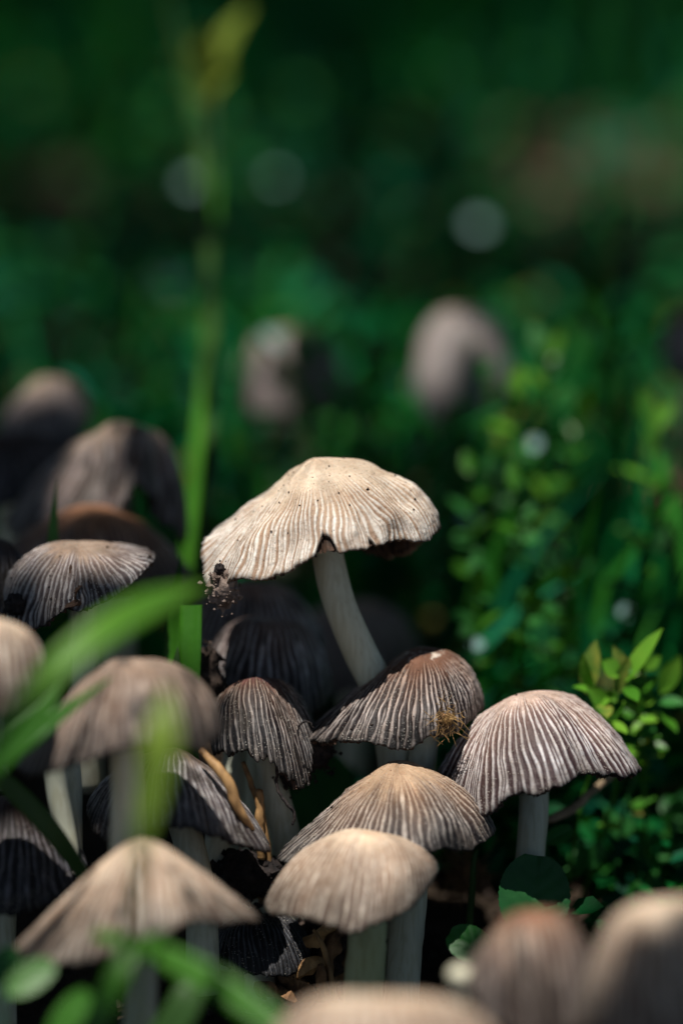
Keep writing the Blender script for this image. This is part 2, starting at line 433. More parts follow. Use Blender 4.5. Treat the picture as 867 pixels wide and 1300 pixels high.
# --- the tall pale mushroom
hero, HP, HN = mushroom('tallest cream mushroom with wide wavy tan-striped cap and notched rim, dirt on its left edge',
  (402, 592, 45.0),
  [(256, 694, .2, -.05), (264, 745, -.5, .1), (300, 737, -1.1, .3), (345, 737, -1.5, .45), (385, 716, -1.75, .5), (410, 702, -1.8, .5),
   (440, 703, -1.8, .55), (472, 697, -1.65, .6), (505, 686, -1.2, .75), (540, 690, -.7, .85), (560, 672, -.1, .95), (545, 684, .7, .9),
   (503, 710, 1.1, .7), (440, 690, 1.7, .5), (360, 680, 1.9, .35), (295, 668, 1.3, .1)],
  'hero', [(412, 668, 45.1, .25), (418, 715, 45.1, .27), (432, 770, 45.1, .27), (458, 830, 45.2, .29), (490, 900, 45.3, .30), (505, 1010, 45.6, .32), (500, 1200, 46, .34)],
  N_=116, amp=.034, rho=.22, fstart=.24, nT=720, nU=84, jag=.012, seed=3, specks=190, axis=(-.10, .0, 1),
  notches=[(411, 702, .012, .20), (423, 702, .008, .12), (476, 697, .006, .07), (350, 737, .02, .02)], pleat=[(411, 702, .02, -.06), (476, 697, .015, -.10), (440, 702, .02, .05)], umbo=.14, lump=.13, darkrim=1.0, swirl=.8, mdark=.10, rlo=.10, rhi=.65, vmul=.95)

mushroom('brown conical mushroom with pale crackled tip and a dry tuft stuck on its right side',
  (535, 824, 45.3),
  [(383, 934, -.2, .0), (405, 940, -.9, .2), (440, 940, -1.3, .45), (480, 946, -1.5, .55), (515, 951, -1.6, .65), (545, 938, -1.6, .8), (580, 930, -1.2, .95),
   (608, 905, -.3, 1.0), (607, 895, .5, .9), (575, 890, 1.2, .7), (520, 885, 1.4, .6), (450, 895, 1.0, .3)],
  'brown', [(540, 900, 45.2, .24), (535, 980, 45.2, .24), (520, 1100, 45.3, .25), (505, 1290, 45.5, .28)],
  N_=86, amp=.034, rho=.14, fstart=.18, nT=620, nU=76, seed=8, cracks=True, specks=60, axis=(.06, 0, 1), jag=.015, pt=.40, mdark=.65, rlo=.3, rhi=.9)

mushroom('broad mauve-brown ribbed mushroom at the right with pale tip, its stem behind a round leaf',
  (663, 880, 44.8),
  [(553, 985, -.1, .25), (580, 1014, -.8, .35), (612, 1038, -1.3, .5), (648, 1014, -1.6, .55), (690, 1008, -1.7, .6), (725, 994, -1.6, .6), (748, 976, -1.4, .5), (765, 984, -1.1, .45),
   (808, 984, -.5, .4), (802, 966, .4, .55), (760, 938, 1.2, .55), (680, 928, 1.6, .4), (600, 945, 1.0, .25)],
  'mauve', [(678, 960, 44.8, .25), (677, 1030, 44.8, .25), (672, 1095, 44.9, .25), (662, 1260, 45, .27)],
  N_=86, amp=.036, rho=.3, umbo=.0, fstart=.14, nT=640, nU=76, seed=14, mdark=.5, rlo=.24, rhi=.75, vmul=.85, notches=[(748, 976, .010, .10)], specks=20, stem_mat='stem_cool', pleat=[(752, 978, .014, -.22), (648, 1014, .02, -.05), (720, 994, .02, .05)])

mushroom('tan conical mushroom with dark ribbed edges, just behind the smooth pale one at centre bottom',
  (503, 968, 43.9),
  [(352, 1088, -.2, .0), (380, 1105, -.9, .15), (440, 1110, -1.4, .4), (500, 1100, -1.6, .6), (560, 1080, -1.5, .65), (600, 1080, -1.0, .7), (624, 1062, -.4, .6),
   (615, 1050, .4, .6), (560, 1030, 1.2, .6), (480, 1028, 1.3, .5), (400, 1050, .8, .2)],
  'tan', [(510, 1040, 43.9, .27), (522, 1120, 43.9, .27), (515, 1200, 44, .28), (508, 1290, 44, .30)],
  N_=80, amp=.036, rho=.10, fstart=.16, nT=560, nU=70, seed=21, specks=30, pleat=[(.42, .02, -.10), (.50, .02, .06)], stem_mat='stem_cool', axis=(.03, 0, 1), mdark=.65)

mushroom('smooth pale tan mushroom at centre bottom with a pointed front edge, slightly out of focus',
  (462, 1053, 42.4),
  [(334, 1150, -.2, .55), (352, 1163, -.8, .6), (400, 1172, -1.3, .7), (448, 1186, -1.6, .8), (490, 1172, -1.5, .85), (530, 1145, -1.1, .95), (553, 1112, -.2, 1.0),
   (548, 1100, .5, .9), (500, 1085, 1.3, .8), (430, 1090, 1.2, .7), (365, 1115, .7, .55)],
  'tanpale', [(468, 1110, 42.4, .28), (467, 1180, 42.4, .30), (462, 1250, 42.5, .32), (458, 1330, 42.6, .34)],
  N_=84, amp=.016, rho=.16, fstart=.22, nT=420, nU=60, seed=27, pt=.72, mdark=.5, stem_mat='stem_grasslit')

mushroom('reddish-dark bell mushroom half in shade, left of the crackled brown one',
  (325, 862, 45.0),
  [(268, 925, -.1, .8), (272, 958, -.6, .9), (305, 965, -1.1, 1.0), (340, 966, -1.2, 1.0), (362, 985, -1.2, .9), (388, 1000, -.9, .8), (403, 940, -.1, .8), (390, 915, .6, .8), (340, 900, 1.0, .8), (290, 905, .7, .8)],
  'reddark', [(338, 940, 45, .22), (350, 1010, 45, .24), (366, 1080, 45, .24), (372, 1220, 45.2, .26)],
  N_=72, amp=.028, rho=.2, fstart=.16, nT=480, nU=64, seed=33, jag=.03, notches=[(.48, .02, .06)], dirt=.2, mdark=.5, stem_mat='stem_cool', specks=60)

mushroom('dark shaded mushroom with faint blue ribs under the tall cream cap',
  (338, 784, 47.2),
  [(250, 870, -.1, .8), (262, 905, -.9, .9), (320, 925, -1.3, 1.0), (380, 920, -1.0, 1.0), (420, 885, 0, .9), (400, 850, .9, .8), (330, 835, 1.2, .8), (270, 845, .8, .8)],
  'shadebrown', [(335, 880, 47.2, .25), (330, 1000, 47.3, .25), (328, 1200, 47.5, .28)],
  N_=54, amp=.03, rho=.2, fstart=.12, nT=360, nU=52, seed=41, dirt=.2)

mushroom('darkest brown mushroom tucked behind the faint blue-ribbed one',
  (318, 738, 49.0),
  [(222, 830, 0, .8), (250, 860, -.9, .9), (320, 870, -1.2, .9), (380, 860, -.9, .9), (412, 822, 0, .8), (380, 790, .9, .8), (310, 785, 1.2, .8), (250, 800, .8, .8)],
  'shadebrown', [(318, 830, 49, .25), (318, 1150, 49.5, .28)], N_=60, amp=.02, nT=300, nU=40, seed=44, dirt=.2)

mushroom('small grey-white ribbed mushroom at the left, tilted right, with black specks',
  (100, 690, 45.4),
  [(8, 745, 0, .9), (12, 785, -.5, 1.0), (38, 802, -.9, .9), (62, 790, -1.1, .9), (92, 768, -1.3, .8), (100, 778, -1.3, .8), (140, 762, -1.2, .8), (175, 735, -.8, .9), (196, 708, -.2, 1.1),
   (188, 705, .5, 1.0), (150, 715, 1.1, .7), (90, 725, 1.2, .6), (35, 730, .8, .8)],
  'grey', [(105, 740, 45.5, .23), (108, 800, 45.5, .23), (110, 1000, 45.6, .25)],
  N_=70, amp=.03, rho=.12, fstart=.16, nT=520, nU=64, seed=52, specks=90, axis=(.08, 0, 1), rlo=.25, rhi=.75, mdark=.4, pleat=[(95, 772, .02, -.07)], pt=.6)

mushroom('large crumpled grey-brown mushroom behind at the left with a dark torn hollow',
  (150, 538, 51.0),
  [(2, 660, .2, .2), (30, 690, -.9, .3), (90, 680, -1.6, .6), (150, 660, -1.9, .8), (170, 615, -1.8, .7), (200, 640, -1.5, .9), (232, 690, -.6, 1.0), (236, 665, .3, .9), (200, 620, 1.4, .8), (120, 610, 1.6, .6), (50, 630, 1.0, .3)],
  'grey', [(150, 620, 51, .3), (150, 900, 51.5, .35)], N_=60, amp=.02, rho=.15, fstart=.25, nT=360, nU=48, seed=60, lump=.14, jag=.04, pleat=[(.45, .03, -.45), (.58, .03, -.3)], dirt=.45, pt=.9)

mushroom('orange-centred brown mushroom just behind the small grey-white one',
  (118, 640, 49.2),
  [(-10, 715, .2, .2), (20, 750, -.9, .3), (90, 760, -1.5, .5), (170, 760, -1.4, .5), (225, 750, -.7, .4), (243, 730, 0, .3), (200, 700, 1.0, .5), (110, 690, 1.4, .5), (30, 695, .9, .3)],
  'orange', [(110, 720, 49.2, .25), (110, 1000, 49.5, .3)], N_=64, amp=.022, rho=.25, fstart=.3, nT=320, nU=44, seed=63)

mushroom('blurred grey mushroom farthest back at the left edge',
  (62, 478, 57.0),
  [(-10, 560, 0, .4), (20, 580, -.9, .5), (70, 575, -1.1, .8), (105, 555, -.7, .9), (115, 525, 0, .9), (90, 515, .9, .8), (30, 525, .9, .5)],
  'grey', [(60, 540, 57, .25), (60, 760, 58, .3)], N_=50, amp=.02, nT=200, nU=32, seed=66, dirt=.3, darkrim=0.5)

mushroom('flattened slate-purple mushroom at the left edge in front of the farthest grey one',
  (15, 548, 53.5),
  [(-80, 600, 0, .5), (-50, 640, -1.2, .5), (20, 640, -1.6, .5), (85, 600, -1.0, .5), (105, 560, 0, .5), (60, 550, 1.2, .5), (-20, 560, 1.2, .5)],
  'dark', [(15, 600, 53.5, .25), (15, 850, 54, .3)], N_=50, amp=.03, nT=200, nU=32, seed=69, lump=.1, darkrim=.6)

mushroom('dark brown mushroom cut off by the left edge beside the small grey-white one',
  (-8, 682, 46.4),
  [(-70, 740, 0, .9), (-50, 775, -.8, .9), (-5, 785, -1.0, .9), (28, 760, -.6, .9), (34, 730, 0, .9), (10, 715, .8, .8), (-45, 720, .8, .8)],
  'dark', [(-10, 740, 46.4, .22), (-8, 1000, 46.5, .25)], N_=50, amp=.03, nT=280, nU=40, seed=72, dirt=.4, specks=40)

mushroom('pinkish blurred mushroom cut off by the left edge under the pale grass blade',
  (-12, 782, 39.6),
  [(-120, 870, 0, .9), (-90, 900, -.9, 1.0), (-20, 915, -1.2, 1.0), (35, 895, -.7, 1.0), (54, 850, 0, 1.0), (30, 830, .8, .9), (-60, 830, 1.0, .9)],
  'tanpale', [(-40, 850, 39.6, .22), (-60, 1200, 39.8, .25)], N_=44, amp=.02, nT=260, nU=36, seed=75)

mushroom('wide grey-tan mushroom at the left crossed by blurred grass blades',
  (155, 836, 40.6),
  [(22, 968, 0, .1), (40, 985, -.7, .2), (90, 975, -1.2, .5), (130, 962, -1.5, .75), (180, 950, -1.6, .9), (230, 952, -1.3, .95), (268, 952, -.7, 1.0), (281, 925, 0, 1.0), (262, 905, .7, .9), (180, 880, 1.4, .8), (90, 905, 1.1, .4)],
  'greytan', [(156, 900, 40.6, .24), (160, 960, 40.6, .24), (162, 1030, 40.7, .25), (158, 1180, 40.9, .27)],
  N_=64, amp=.018, rho=.18, fstart=.25, nT=340, nU=48, seed=81, pleat=[(.44, .02, -.08)], pt=.7, mdark=.5, dirt=.22)

mushroom('dark drooping mushroom with white-edged ribs sloping to the right, below the wide grey-tan one',
  (222, 950, 43.6),
  [(112, 1020, .1, .6), (125, 1065, -.8, .7), (180, 1060, -1.3, .8), (230, 1050, -1.6, .7), (270, 1062, -1.5, .5), (310, 1075, -1.1, .3), (344, 1080, -.5, .2), (325, 1055, .3, .3), (270, 1010, 1.0, .5), (190, 1000, 1.2, .6), (140, 1005, .8, .6)],
  'grey', [(215, 1000, 43.6, .24), (240, 1070, 43.6, .25), (255, 1150, 43.7, .26), (258, 1260, 43.8, .28)],
  N_=76, amp=.034, rho=.12, fstart=.14, nT=460, nU=56, seed=86, dirt=.25, stem_mat='stem_cool', pt=.3)

mushroom('pinkish-cream conical mushroom in the lower left foreground, blurred, with flared rim',
  (180, 1064, 39.4),
  [(12, 1208, .1, -.1), (50, 1225, -.6, .05), (100, 1222, -1.1, .3), (150, 1212, -1.4, .45), (200, 1195, -1.5, .4), (250, 1172, -1.2, .25), (300, 1172, -.6, .1), (332, 1168, 0, 0), (290, 1140, .7, .1), (190, 1130, 1.3, .3), (80, 1160, .9, .1)],
  'tanpale', [(180, 1130, 39.4, .2), (182, 1200, 39.4, .22), (176, 1320, 39.5, .25)],
  N_=60, amp=.022, rho=.2, fstart=.22, nT=340, nU=48, seed=91, pleat=[(.42, .012, -.08)], stem_mat='stem_cool', pt=.75, mdark=.6, dirt=.12)

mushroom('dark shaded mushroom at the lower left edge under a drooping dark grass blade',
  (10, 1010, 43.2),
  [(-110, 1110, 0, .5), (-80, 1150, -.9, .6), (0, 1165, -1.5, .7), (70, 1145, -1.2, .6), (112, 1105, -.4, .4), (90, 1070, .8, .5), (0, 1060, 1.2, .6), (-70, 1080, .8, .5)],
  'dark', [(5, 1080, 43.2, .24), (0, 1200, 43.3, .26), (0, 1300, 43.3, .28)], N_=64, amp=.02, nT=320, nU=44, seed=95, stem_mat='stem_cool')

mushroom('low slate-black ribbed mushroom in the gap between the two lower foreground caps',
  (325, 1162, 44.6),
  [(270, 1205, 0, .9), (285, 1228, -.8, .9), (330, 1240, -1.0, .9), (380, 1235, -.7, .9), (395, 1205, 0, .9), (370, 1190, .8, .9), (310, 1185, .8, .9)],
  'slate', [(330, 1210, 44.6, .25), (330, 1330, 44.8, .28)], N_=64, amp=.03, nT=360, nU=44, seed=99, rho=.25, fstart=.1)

mushroom('very blurred cream mushroom at the bottom edge, nearest the middle',
  (487, 1262, 34.4),
  [(335, 1340, 0, .9), (370, 1385, -1, .9), (480, 1400, -1.5, .9), (600, 1385, -1, .9), (640, 1340, 0, .9), (570, 1310, 1.0, .9), (400, 1310, 1.0, .9)],
  'tanpale', None, N_=50, amp=.015, nT=200, nU=32, seed=103, darkrim=0.3, rho=.3)

mushroom('blurred rust-topped mushroom at the bottom right with a small pale knob on its left rim',
  (668, 1156, 36.6),
  [(588, 1232, 0, .05), (600, 1262, -.6, .3), (640, 1320, -1.0, .9), (690, 1330, -1.0, 1.0), (740, 1310, -.7, 1.0), (757, 1260, 0, 1.0), (730, 1215, .8, .9), (640, 1205, .8, .7)],
  'rust', None, N_=44, amp=.03, nT=240, nU=36, seed=107, rho=.25, pleat=[(640, 1320, .03, -.25), (720, 1318, .03, -.2)], dirt=.3)

mushroom('blurred cream mushroom in the bottom right corner, cut by the frame',
  (850, 1142, 35.2),
  [(738, 1300, 0, .9), (770, 1370, -1.0, .9), (860, 1400, -1.4, .9), (950, 1370, -1.0, .9), (985, 1300, 0, .9), (940, 1250, 1.0, .9), (790, 1250, 1.0, .9)],
  'tanpale', None, N_=46, amp=.02, nT=220, nU=36, seed=111, rho=.2, darkrim=.8)

BGG = 'blurred mushrooms in the background'
mushroom('upright blurred grey-pink egg-shaped mushroom in the background, right of centre',
  (585, 392, 63.0),
  [(527, 480, 0, 1.0), (535, 520, -.7, 1.0), (580, 548, -1.0, 1.0), (625, 520, -.8, 1.0), (650, 480, 0, 1.0), (625, 455, .9, 1.0), (550, 455, .9, 1.0)],
  'palegrey', [(585, 500, 63, .2), (583, 860, 64.5, .2)], N_=50, amp=.02, nT=200, nU=32, seed=121, group=BGG, darkrim=.1, mdark=.1, vmul=1.4, stem_mat='gill')  # shade put into the stem: dark gill colour mutes the sun on it
mushroom('dim blurred brown mushroom in the background above the tall cream one',
  (360, 418, 66.0),
  [(302, 490, 0, .9), (318, 525, -.9, .9), (370, 545, -1.1, .9), (425, 525, -.9, .9), (440, 480, 0, .9), (400, 460, 1.0, .9), (330, 460, 1.0, .9)],
  'grey', [(365, 500, 66, .3), (365, 850, 66, .35)], N_=50, amp=.02, nT=200, nU=32, seed=125, group=BGG, darkrim=.4, mdark=.2)
mushroom('blurred grey mushroom cut off by the right edge in the background',
  (880, 398, 64.0),
  [(840, 450, 0, .9), (850, 478, -.7, .9), (885, 485, -.9, .9), (930, 465, -.4, .9), (930, 440, .5, .9), (880, 430, .8, .9)],
  'grey', [(885, 470, 64, .25), (885, 800, 64, .3)], N_=40, amp=.02, nT=160, nU=28, seed=127, group=BGG, darkrim=.2)
mushroom('blurred tan mushroom low behind the stem of the tall cream one',
  (440, 762, 55.0),
  [(372, 840, 0, .9), (390, 875, -.9, .9), (450, 885, -1.1, .9), (510, 870, -.7, .9), (535, 830, 0, .9), (490, 805, 1.0, .9), (410, 805, 1.0, .9)],
  'grey', [(450, 840, 55, .25), (450, 1000, 55, .3)], N_=50, amp=.02, nT=200, nU=32, seed=129, group=BGG, darkrim=.3)

# loose pale stems seen in the dark gaps (their caps are hidden)
for lab, pts in (
  ('thin pale mushroom stem in the dark gap, left of the wide grey-tan cap\'s stem', [(68, 960, 42.6, .17), (74, 1010, 42.6, .17), (86, 1070, 42.7, .17), (96, 1200, 42.8, .19)]),
  ('bluish-white mushroom stem beside the thin one in the dark gap', [(88, 940, 43.2, .15), (92, 1010, 43.2, .16), (92, 1080, 43.3, .17), (90, 1200, 43.4, .19)]),
  ('bluish stem right of the drooping ribbed cap\'s own stem', [(282, 1010, 44.8, .2), (275, 1080, 44.8, .2), (268, 1160, 44.8, .21), (262, 1260, 44.8, .22)]),
  ('pale stem behind the red-dark bell mushroom on its left', [(300, 930, 46.2, .2), (297, 990, 46.2, .2), (292, 1080, 46.2, .2), (290, 1230, 46.3, .22)])):
    K = catmull(np.array([[*at(*q[:3]), q[3]] for q in pts]), 24)
    V, F = tube(K[:, :3], K[:, 3], 18, rough=.06, seed=4)
    r_ = thing('capless_mushroom', lab, 'mushroom', K[-1, :3], 'mushrooms whose caps are hidden'); mesh_obj('stem', V, F, M['stem_cool'], r_, K[-1, :3])

# small pale knob on the rusty cap's rim
def lump(name, c, r, mat, seed=0, rough=.35, n=36, freq=3.0, sq=(1, 1, 1)):
    a = np.linspace(0, 2 * np.pi, n, endpoint=False)[None]; b = np.linspace(0, np.pi, n // 2)[:, None]
    d = np.stack([np.sin(b) * np.cos(a), np.sin(b) * np.sin(a), np.cos(b) * np.ones_like(a)], -1)
    rr = 1 + rough * fbm(d[..., 0] * freq + seed, d[..., 1] * freq, d[..., 2] * freq, 4)
    V = np.asarray(c) + d * (rr * r)[..., None] * np.array(sq)
    return mesh_obj(name, V.reshape(-1, 3), grid_faces(n // 2, n, True), mat, None, c)
def button(label, px, py, d, r, pal='tanpale', sq=(1, 1, .8)):
    c = at(px, py, d); root = thing('mushroom_button', label, 'mushroom', c - np.array([0, 0, 3.0]), None)
    o = lump('cap', c, r, M['stem'], 3, .1, sq=sq); w_ = Vector(o.location); o.parent = root; o.location = w_ - root.location
    V, F = tube(catmull(np.array([c, c + [.15, .1, -1.2], c + [.1, .1, -3]]), 12), .14, 12)
    mesh_obj('stem', V, F, M['stem'], root, c)
button('tiny pale mushroom button at the left rim of the rust-topped mushroom', 584, 1238, 36.4, .17)

# ------------------------------------------------------------------ dirt and debris on the caps
def crumbs(name, c, n, spread, smin, smax, mat, seed, sq=(1, 1, 1)):
    rs = np.random.default_rng(seed)
    T = np.array([[1, 0, 0], [-1, 0, 0], [0, 1, 0], [0, -1, 0], [0, 0, 1], [0, 0, -1]], float)
    TF = np.array([[0, 2, 4], [2, 1, 4], [1, 3, 4], [3, 0, 4], [2, 0, 5], [1, 2, 5], [3, 1, 5], [0, 3, 5]])
    ctr = np.asarray(c) + rs.normal(0, 1, (n, 3)) * spread * np.array(sq)
    sz = smin + (smax - smin) * rs.random(n) ** 2
    V = (ctr[:, None] + T[None] * (sz[:, None] * rs.uniform(.5, 1.4, (n, 6)))[..., None]).reshape(-1, 3)
    F = (TF[None] + 6 * np.arange(n)[:, None, None]).reshape(-1, 3)
    return V, F
def clump(label, c, r, seed, mat='crumb', n=260, sq=(1, 1, 1), rough=.5):
    root = thing('soil_clump', label, 'soil clump', c)
    o = lump('core', c, r, M[mat], seed, rough, 44, 2.5, sq); w_ = Vector(o.location); o.parent = root; o.location = w_ - root.location
    V, F = crumbs('x', c, n, r * .48, r * .06, r * .26, None, seed, sq)
    mesh_obj('loose_crumbs', V, F, M[mat], root, c, kind='stuff', smooth_=False)
    return root
M['greydirt'] = simple('grey_dirt', (.07, .05, .042), (.36, .28, .24), 420, .95, 1.0, .0006, spec=.1, detail=6)
clump('crumbly grey soil clump hanging from the left edge of the tall cream cap', at(283, 748, 44.3), .24, 5, 'greydirt', 420, (1, .8, 1.3))
clump('black speck of soil on the left rim of the tall cream cap', at(279, 723, 43.7), .09, 6, 'ink', 60)
clump('dark soil crumb under the small grey-white cap\'s left edge', at(20, 768, 44.6), .17, 7, 'ink', 120)
clump('black crumbly debris hanging between the reddish bell cap and the crackled brown cap', at(398, 955, 45.0), .26, 8, 'ink', 520, (1.2, .9, 1.1))
clump('dark brown debris on the left flank of the blue-ribbed shaded cap', at(262, 868, 45.6), .30, 9, 'crumb', 420, (.9, .9, 2.0))  # debris enlarged to hide a strip of cap that the sun reaches
clump('crumbly black debris bridging down from the reddish bell cap', at(375, 985, 44.8), .20, 10, 'ink', 360, (1.3, .9, 1.0))

def fibres(c, n, r0, length, rad, seed, dirn=None, spread=1.0, seg=5, curl=.4):
    rs = np.random.default_rng(seed); VV, FF = [], []; off = 0
    for k in range(n):
        d = rs.normal(0, 1, 3) * spread + (0 if dirn is None else np.array(dirn)); d = unit(d)
        p = np.asarray(c) + rs.normal(0, 1, 3) * r0; L = length * rs.uniform(.4, 1.2)
        q = rs.normal(0, 1, 3) * curl
        pts = np.array([p + d * L * s + q * L * s * s for s in np.linspace(0, 1, seg)])
        V, F = tube(pts, rad * np.linspace(1, .3, seg) * rs.uniform(.6, 1.5), 4, False)
        VV.append(V); FF.append(F[0] + off); off += len(V)
    return np.vstack(VV), np.vstack(FF)

t = thing('dry_tuft', 'dry yellowish plant tuft stuck on the right side of the crackled brown cap', 'dried flower', at(563, 918, 43.9))
V, F = fibres(at(563, 915, 43.85), 170, .11, .24, .008, 21, (0, -.5, -.3)); mesh_obj('bristles', V, F, M['dullstraw'], t, at(563, 915, 43.9), kind='stuff')
o = lump('seed_core', at(562, 915, 43.95), .14, M['wood'], 4, .6); w_ = Vector(o.location); o.parent = t; o.location = w_ - t.location
t = thing('spiky_seed_head', 'dark brown bristly seed head low behind the mauve mushroom\'s stem', 'seed head', at(590, 1110, 46.5))
V, F = fibres(at(588, 1112, 46.5), 260, .16, .42, .009, 22); mesh_obj('bristles', V, F, M['wood'], t, at(588, 1112, 46.5), kind='stuff')
o = lump('core', at(588, 1112, 46.6), .22, M['wood'], 5, .5); w_ = Vector(o.location); o.parent = t; o.location = w_ - t.location

def stalk(name, label, cat, pts, mat, n=10, rough=.15, group=None, seed=0, res=26):
    K = catmull(np.array([[*at(*q[:3]), q[3]] for q in pts]), res)
    K[:, :3] += .012 * np.stack([noise(np.arange(res) * .8, seed), noise(np.arange(res) * .8, seed + 5), noise(np.arange(res) * .8, seed + 9)], 1)
    V, F = tube(K[:, :3], K[:, 3], n, rough=rough, seed=seed)
    return tag(mesh_obj(name, V, F, mat, None, K[-1, :3]), label, cat, group)
SG = 'dry straws and twigs among the stems'
stalk('straw', 'orange-brown straw leaning beside the reddish bell mushroom\'s stem', 'straw', [(308, 968, 44.6, .04), (325, 1010, 44.5, .05), (336, 1045, 44.4, .05), (345, 1120, 44.6, .05)], M['straw'], group=SG, seed=1)
stalk('straw', 'short thick orange straw stub left of the reddish bell mushroom\'s stem', 'straw', [(330, 1003, 44.3, .07), (330, 1040, 44.3, .075), (332, 1090, 44.4, .07)], M['straw'], group=SG, seed=2)
stalk('straw', 'long thin brown straw lying along the drooping ribbed cap\'s upper edge', 'straw', [(255, 952, 43.0, .05), (285, 985, 42.8, .09), (305, 1030, 42.8, .08), (322, 1052, 43.0, .03)], M['straw'], group=SG, seed=3)
stalk('twig', 'thin black curled rootlet hanging in front of the reddish bell mushroom\'s stem', 'twig', [(352, 970, 44.0, .02), (352, 1000, 44.0, .025), (366, 1022, 43.9, .03), (374, 1030, 43.9, .03), (372, 1048, 43.9, .02)], M['ink'], group=SG, seed=4)
stalk('twig', 'thin curled black thread looping over the left tip of the crackled brown cap', 'twig', [(378, 935, 43.9, .015), (381, 920, 43.9, .018), (392, 917, 43.9, .018), (398, 925, 43.9, .012)], M['ink'], group=SG, seed=5, rough=.1)
stalk('twig', 'pale brown twig slanting behind the mauve mushroom\'s stem on its right', 'twig', [(690, 1042, 46.0, .07), (722, 1030, 46.2, .08), (748, 1008, 46.5, .07), (778, 982, 46.8, .06)], M['twig'], group=SG, seed=6)
stalk('plant_stem', 'upright green plant stem right of the tan conical mushroom', 'plant stem', [(604, 1078, 44.9, .045), (600, 1110, 44.9, .055), (596, 1180, 45, .06), (594, 1290, 45, .06)], M['grass_dark'], seed=7, rough=.05)
stalk('twig', 'thin straw-coloured twig rising through debris left of the pale tan mushroom\'s stem', 'twig', [(398, 1180, 43.8, .03), (412, 1205, 43.8, .045), (424, 1260, 43.8, .05), (428, 1310, 43.9, .05)], M['straw'], group=SG, seed=8)
chips = [(402, 1188, 44.3, 40), (385, 1200, 44.6, 110), (420, 1215, 44.4, 70), (395, 1230, 44.0, 20), (378, 1250, 44.3, 140), (410, 1255, 43.8, 95), (360, 1215, 45.0, 60),
         (440, 1190, 45.2, 120), (432, 1232, 44.9, 50), (385, 1275, 43.6, 30), (350, 1262, 44.0, 160), (415, 1282, 43.4, 10), (320, 1130, 45.6, 20), (338, 1120, 45.3, 75), (348, 1108, 45.6, 130)]
where = ['topmost', 'upper left', 'upper right', 'middle', 'left', 'right', 'far left', 'topmost right', 'right hand', 'lower', 'lower left', 'lowest', 'left behind', 'behind the slate cap', 'upper back']
for i, (px, py, d, an) in enumerate(chips):
    rs = np.random.default_rng(300 + i); c = at(px, py, d); L = rs.uniform(.5, 1.0); W = rs.uniform(.08, .16)
    dv = np.array([math.cos(R(an)), rs.uniform(-.5, .5), math.sin(R(an))]); dv = unit(dv)
    K = np.array([c - dv * L / 2, c + rs.normal(0, .05, 3), c + dv * L / 2]); K = catmull(K, 14)
    V, F = tube(K, W * (1 - .6 * np.abs(np.linspace(-1, 1, 14)) ** 3), 7, rough=.6, seed=i)
    tag(mesh_obj('wood_chip', V, F, M['wood'] if i % 3 else M['straw'], None, c, smooth_=False), 'rotten wood chip, %s one, in litter beside the pale tan mushroom\'s stem' % where[i], 'wood chip', 'wood chips in the litter')
# inky collapsed cap remains in the dark gap
clump('collapsed black inky cap rotting between the dark drooping and pale tan mushrooms', at(312, 1112, 44.6), .48, 31, 'ink', 300, (1.2, 1, .8))
clump('dark crumbly soil heap between the lower stems', at(400, 1235, 45.4), .75, 32, 'crumb', 500, (1.2, 1, 1.3))

# ------------------------------------------------------------------ grass blades
def blade(label, pts, mat, roll=0.0, fold=.25, tip=True, group='grass blades around the mushrooms', name='grass_blade', across=5, res=40, tail=.7):
    K = catmull(np.array([[*at(*q[:3]), q[3]] for q in pts]), res)
    P = K[:, :3]; W = K[:, 3].copy()
    if tip: W *= np.clip((1 - np.linspace(0, 1, res)) / (1 - tail), 0, 1) ** .7
    T = np.gradient(P, axis=0); T /= np.linalg.norm(T, axis=1)[:, None]
    side = np.cross(T, np.broadcast_to(-FW, T.shape)); side /= np.linalg.norm(side, axis=1)[:, None] + 1e-9
    nrm = np.cross(side, T)
    ca, sa = math.cos(R(roll)), math.sin(R(roll))
    side, nrm = side * ca + nrm * sa, nrm * ca - side * sa
    x = np.linspace(-1, 1, across)
    V = P[:, None] + side[:, None] * (x[None, :, None] * W[:, None, None]) + nrm[:, None] * ((np.abs(x)[None, :, None] - .5) * fold * W[:, None, None])
    V2 = V - nrm[:, None] * .012
    n = V[:, :, 0].size
    F = np.vstack([grid_faces(res, across), grid_faces(res, across)[:, ::-1] + n])
    e1 = np.arange(res - 1) * across
    F = np.vstack([F, np.stack([e1, e1 + across, e1 + across + n, e1 + n], 1), np.stack([e1 + across - 1, e1 + across - 1 + n, e1 + 2 * across - 1 + n, e1 + 2 * across - 1], 1)])
    return tag(mesh_obj(name, np.vstack([V.reshape(-1, 3), V2.reshape(-1, 3)]), F, M[mat], None, P[0]), label, 'grass blade', group)

blade('tall blurred green grass blade rising behind the tall cream mushroom\'s left edge', [(238, 900, 50, .12), (240, 760, 52.5, .16), (246, 640, 55.0, .18), (258, 500, 58, .14), (270, 330, 61, .12), (276, 200, 64, .13)], 'grass', 20)
blade('thin dark grass blade behind the tall blurred one, reaching to the top', [(246, 800, 49, .12), (268, 560, 54, .16), (268, 380, 58, .16), (258, 230, 62, .16), (236, 90, 66, .15), (215, 0, 69, .10), (208, -60, 70, .05)], 'grass_dark', 30)
blade('broad cut green grass blade standing left of the shaded dark caps', [(240, 1000, 44.8, .17), (240, 900, 44.9, .18), (242, 820, 44.9, .19), (243, 768, 45.0, .19)], 'grass', 10, tip=False)
blade('second broad grass blade standing just left of the cut one', [(214, 1010, 45.6, .16), (216, 900, 45.7, .17), (221, 800, 45.8, .17), (226, 740, 46.0, .15), (230, 705, 46.2, .12)], 'grass', 35)
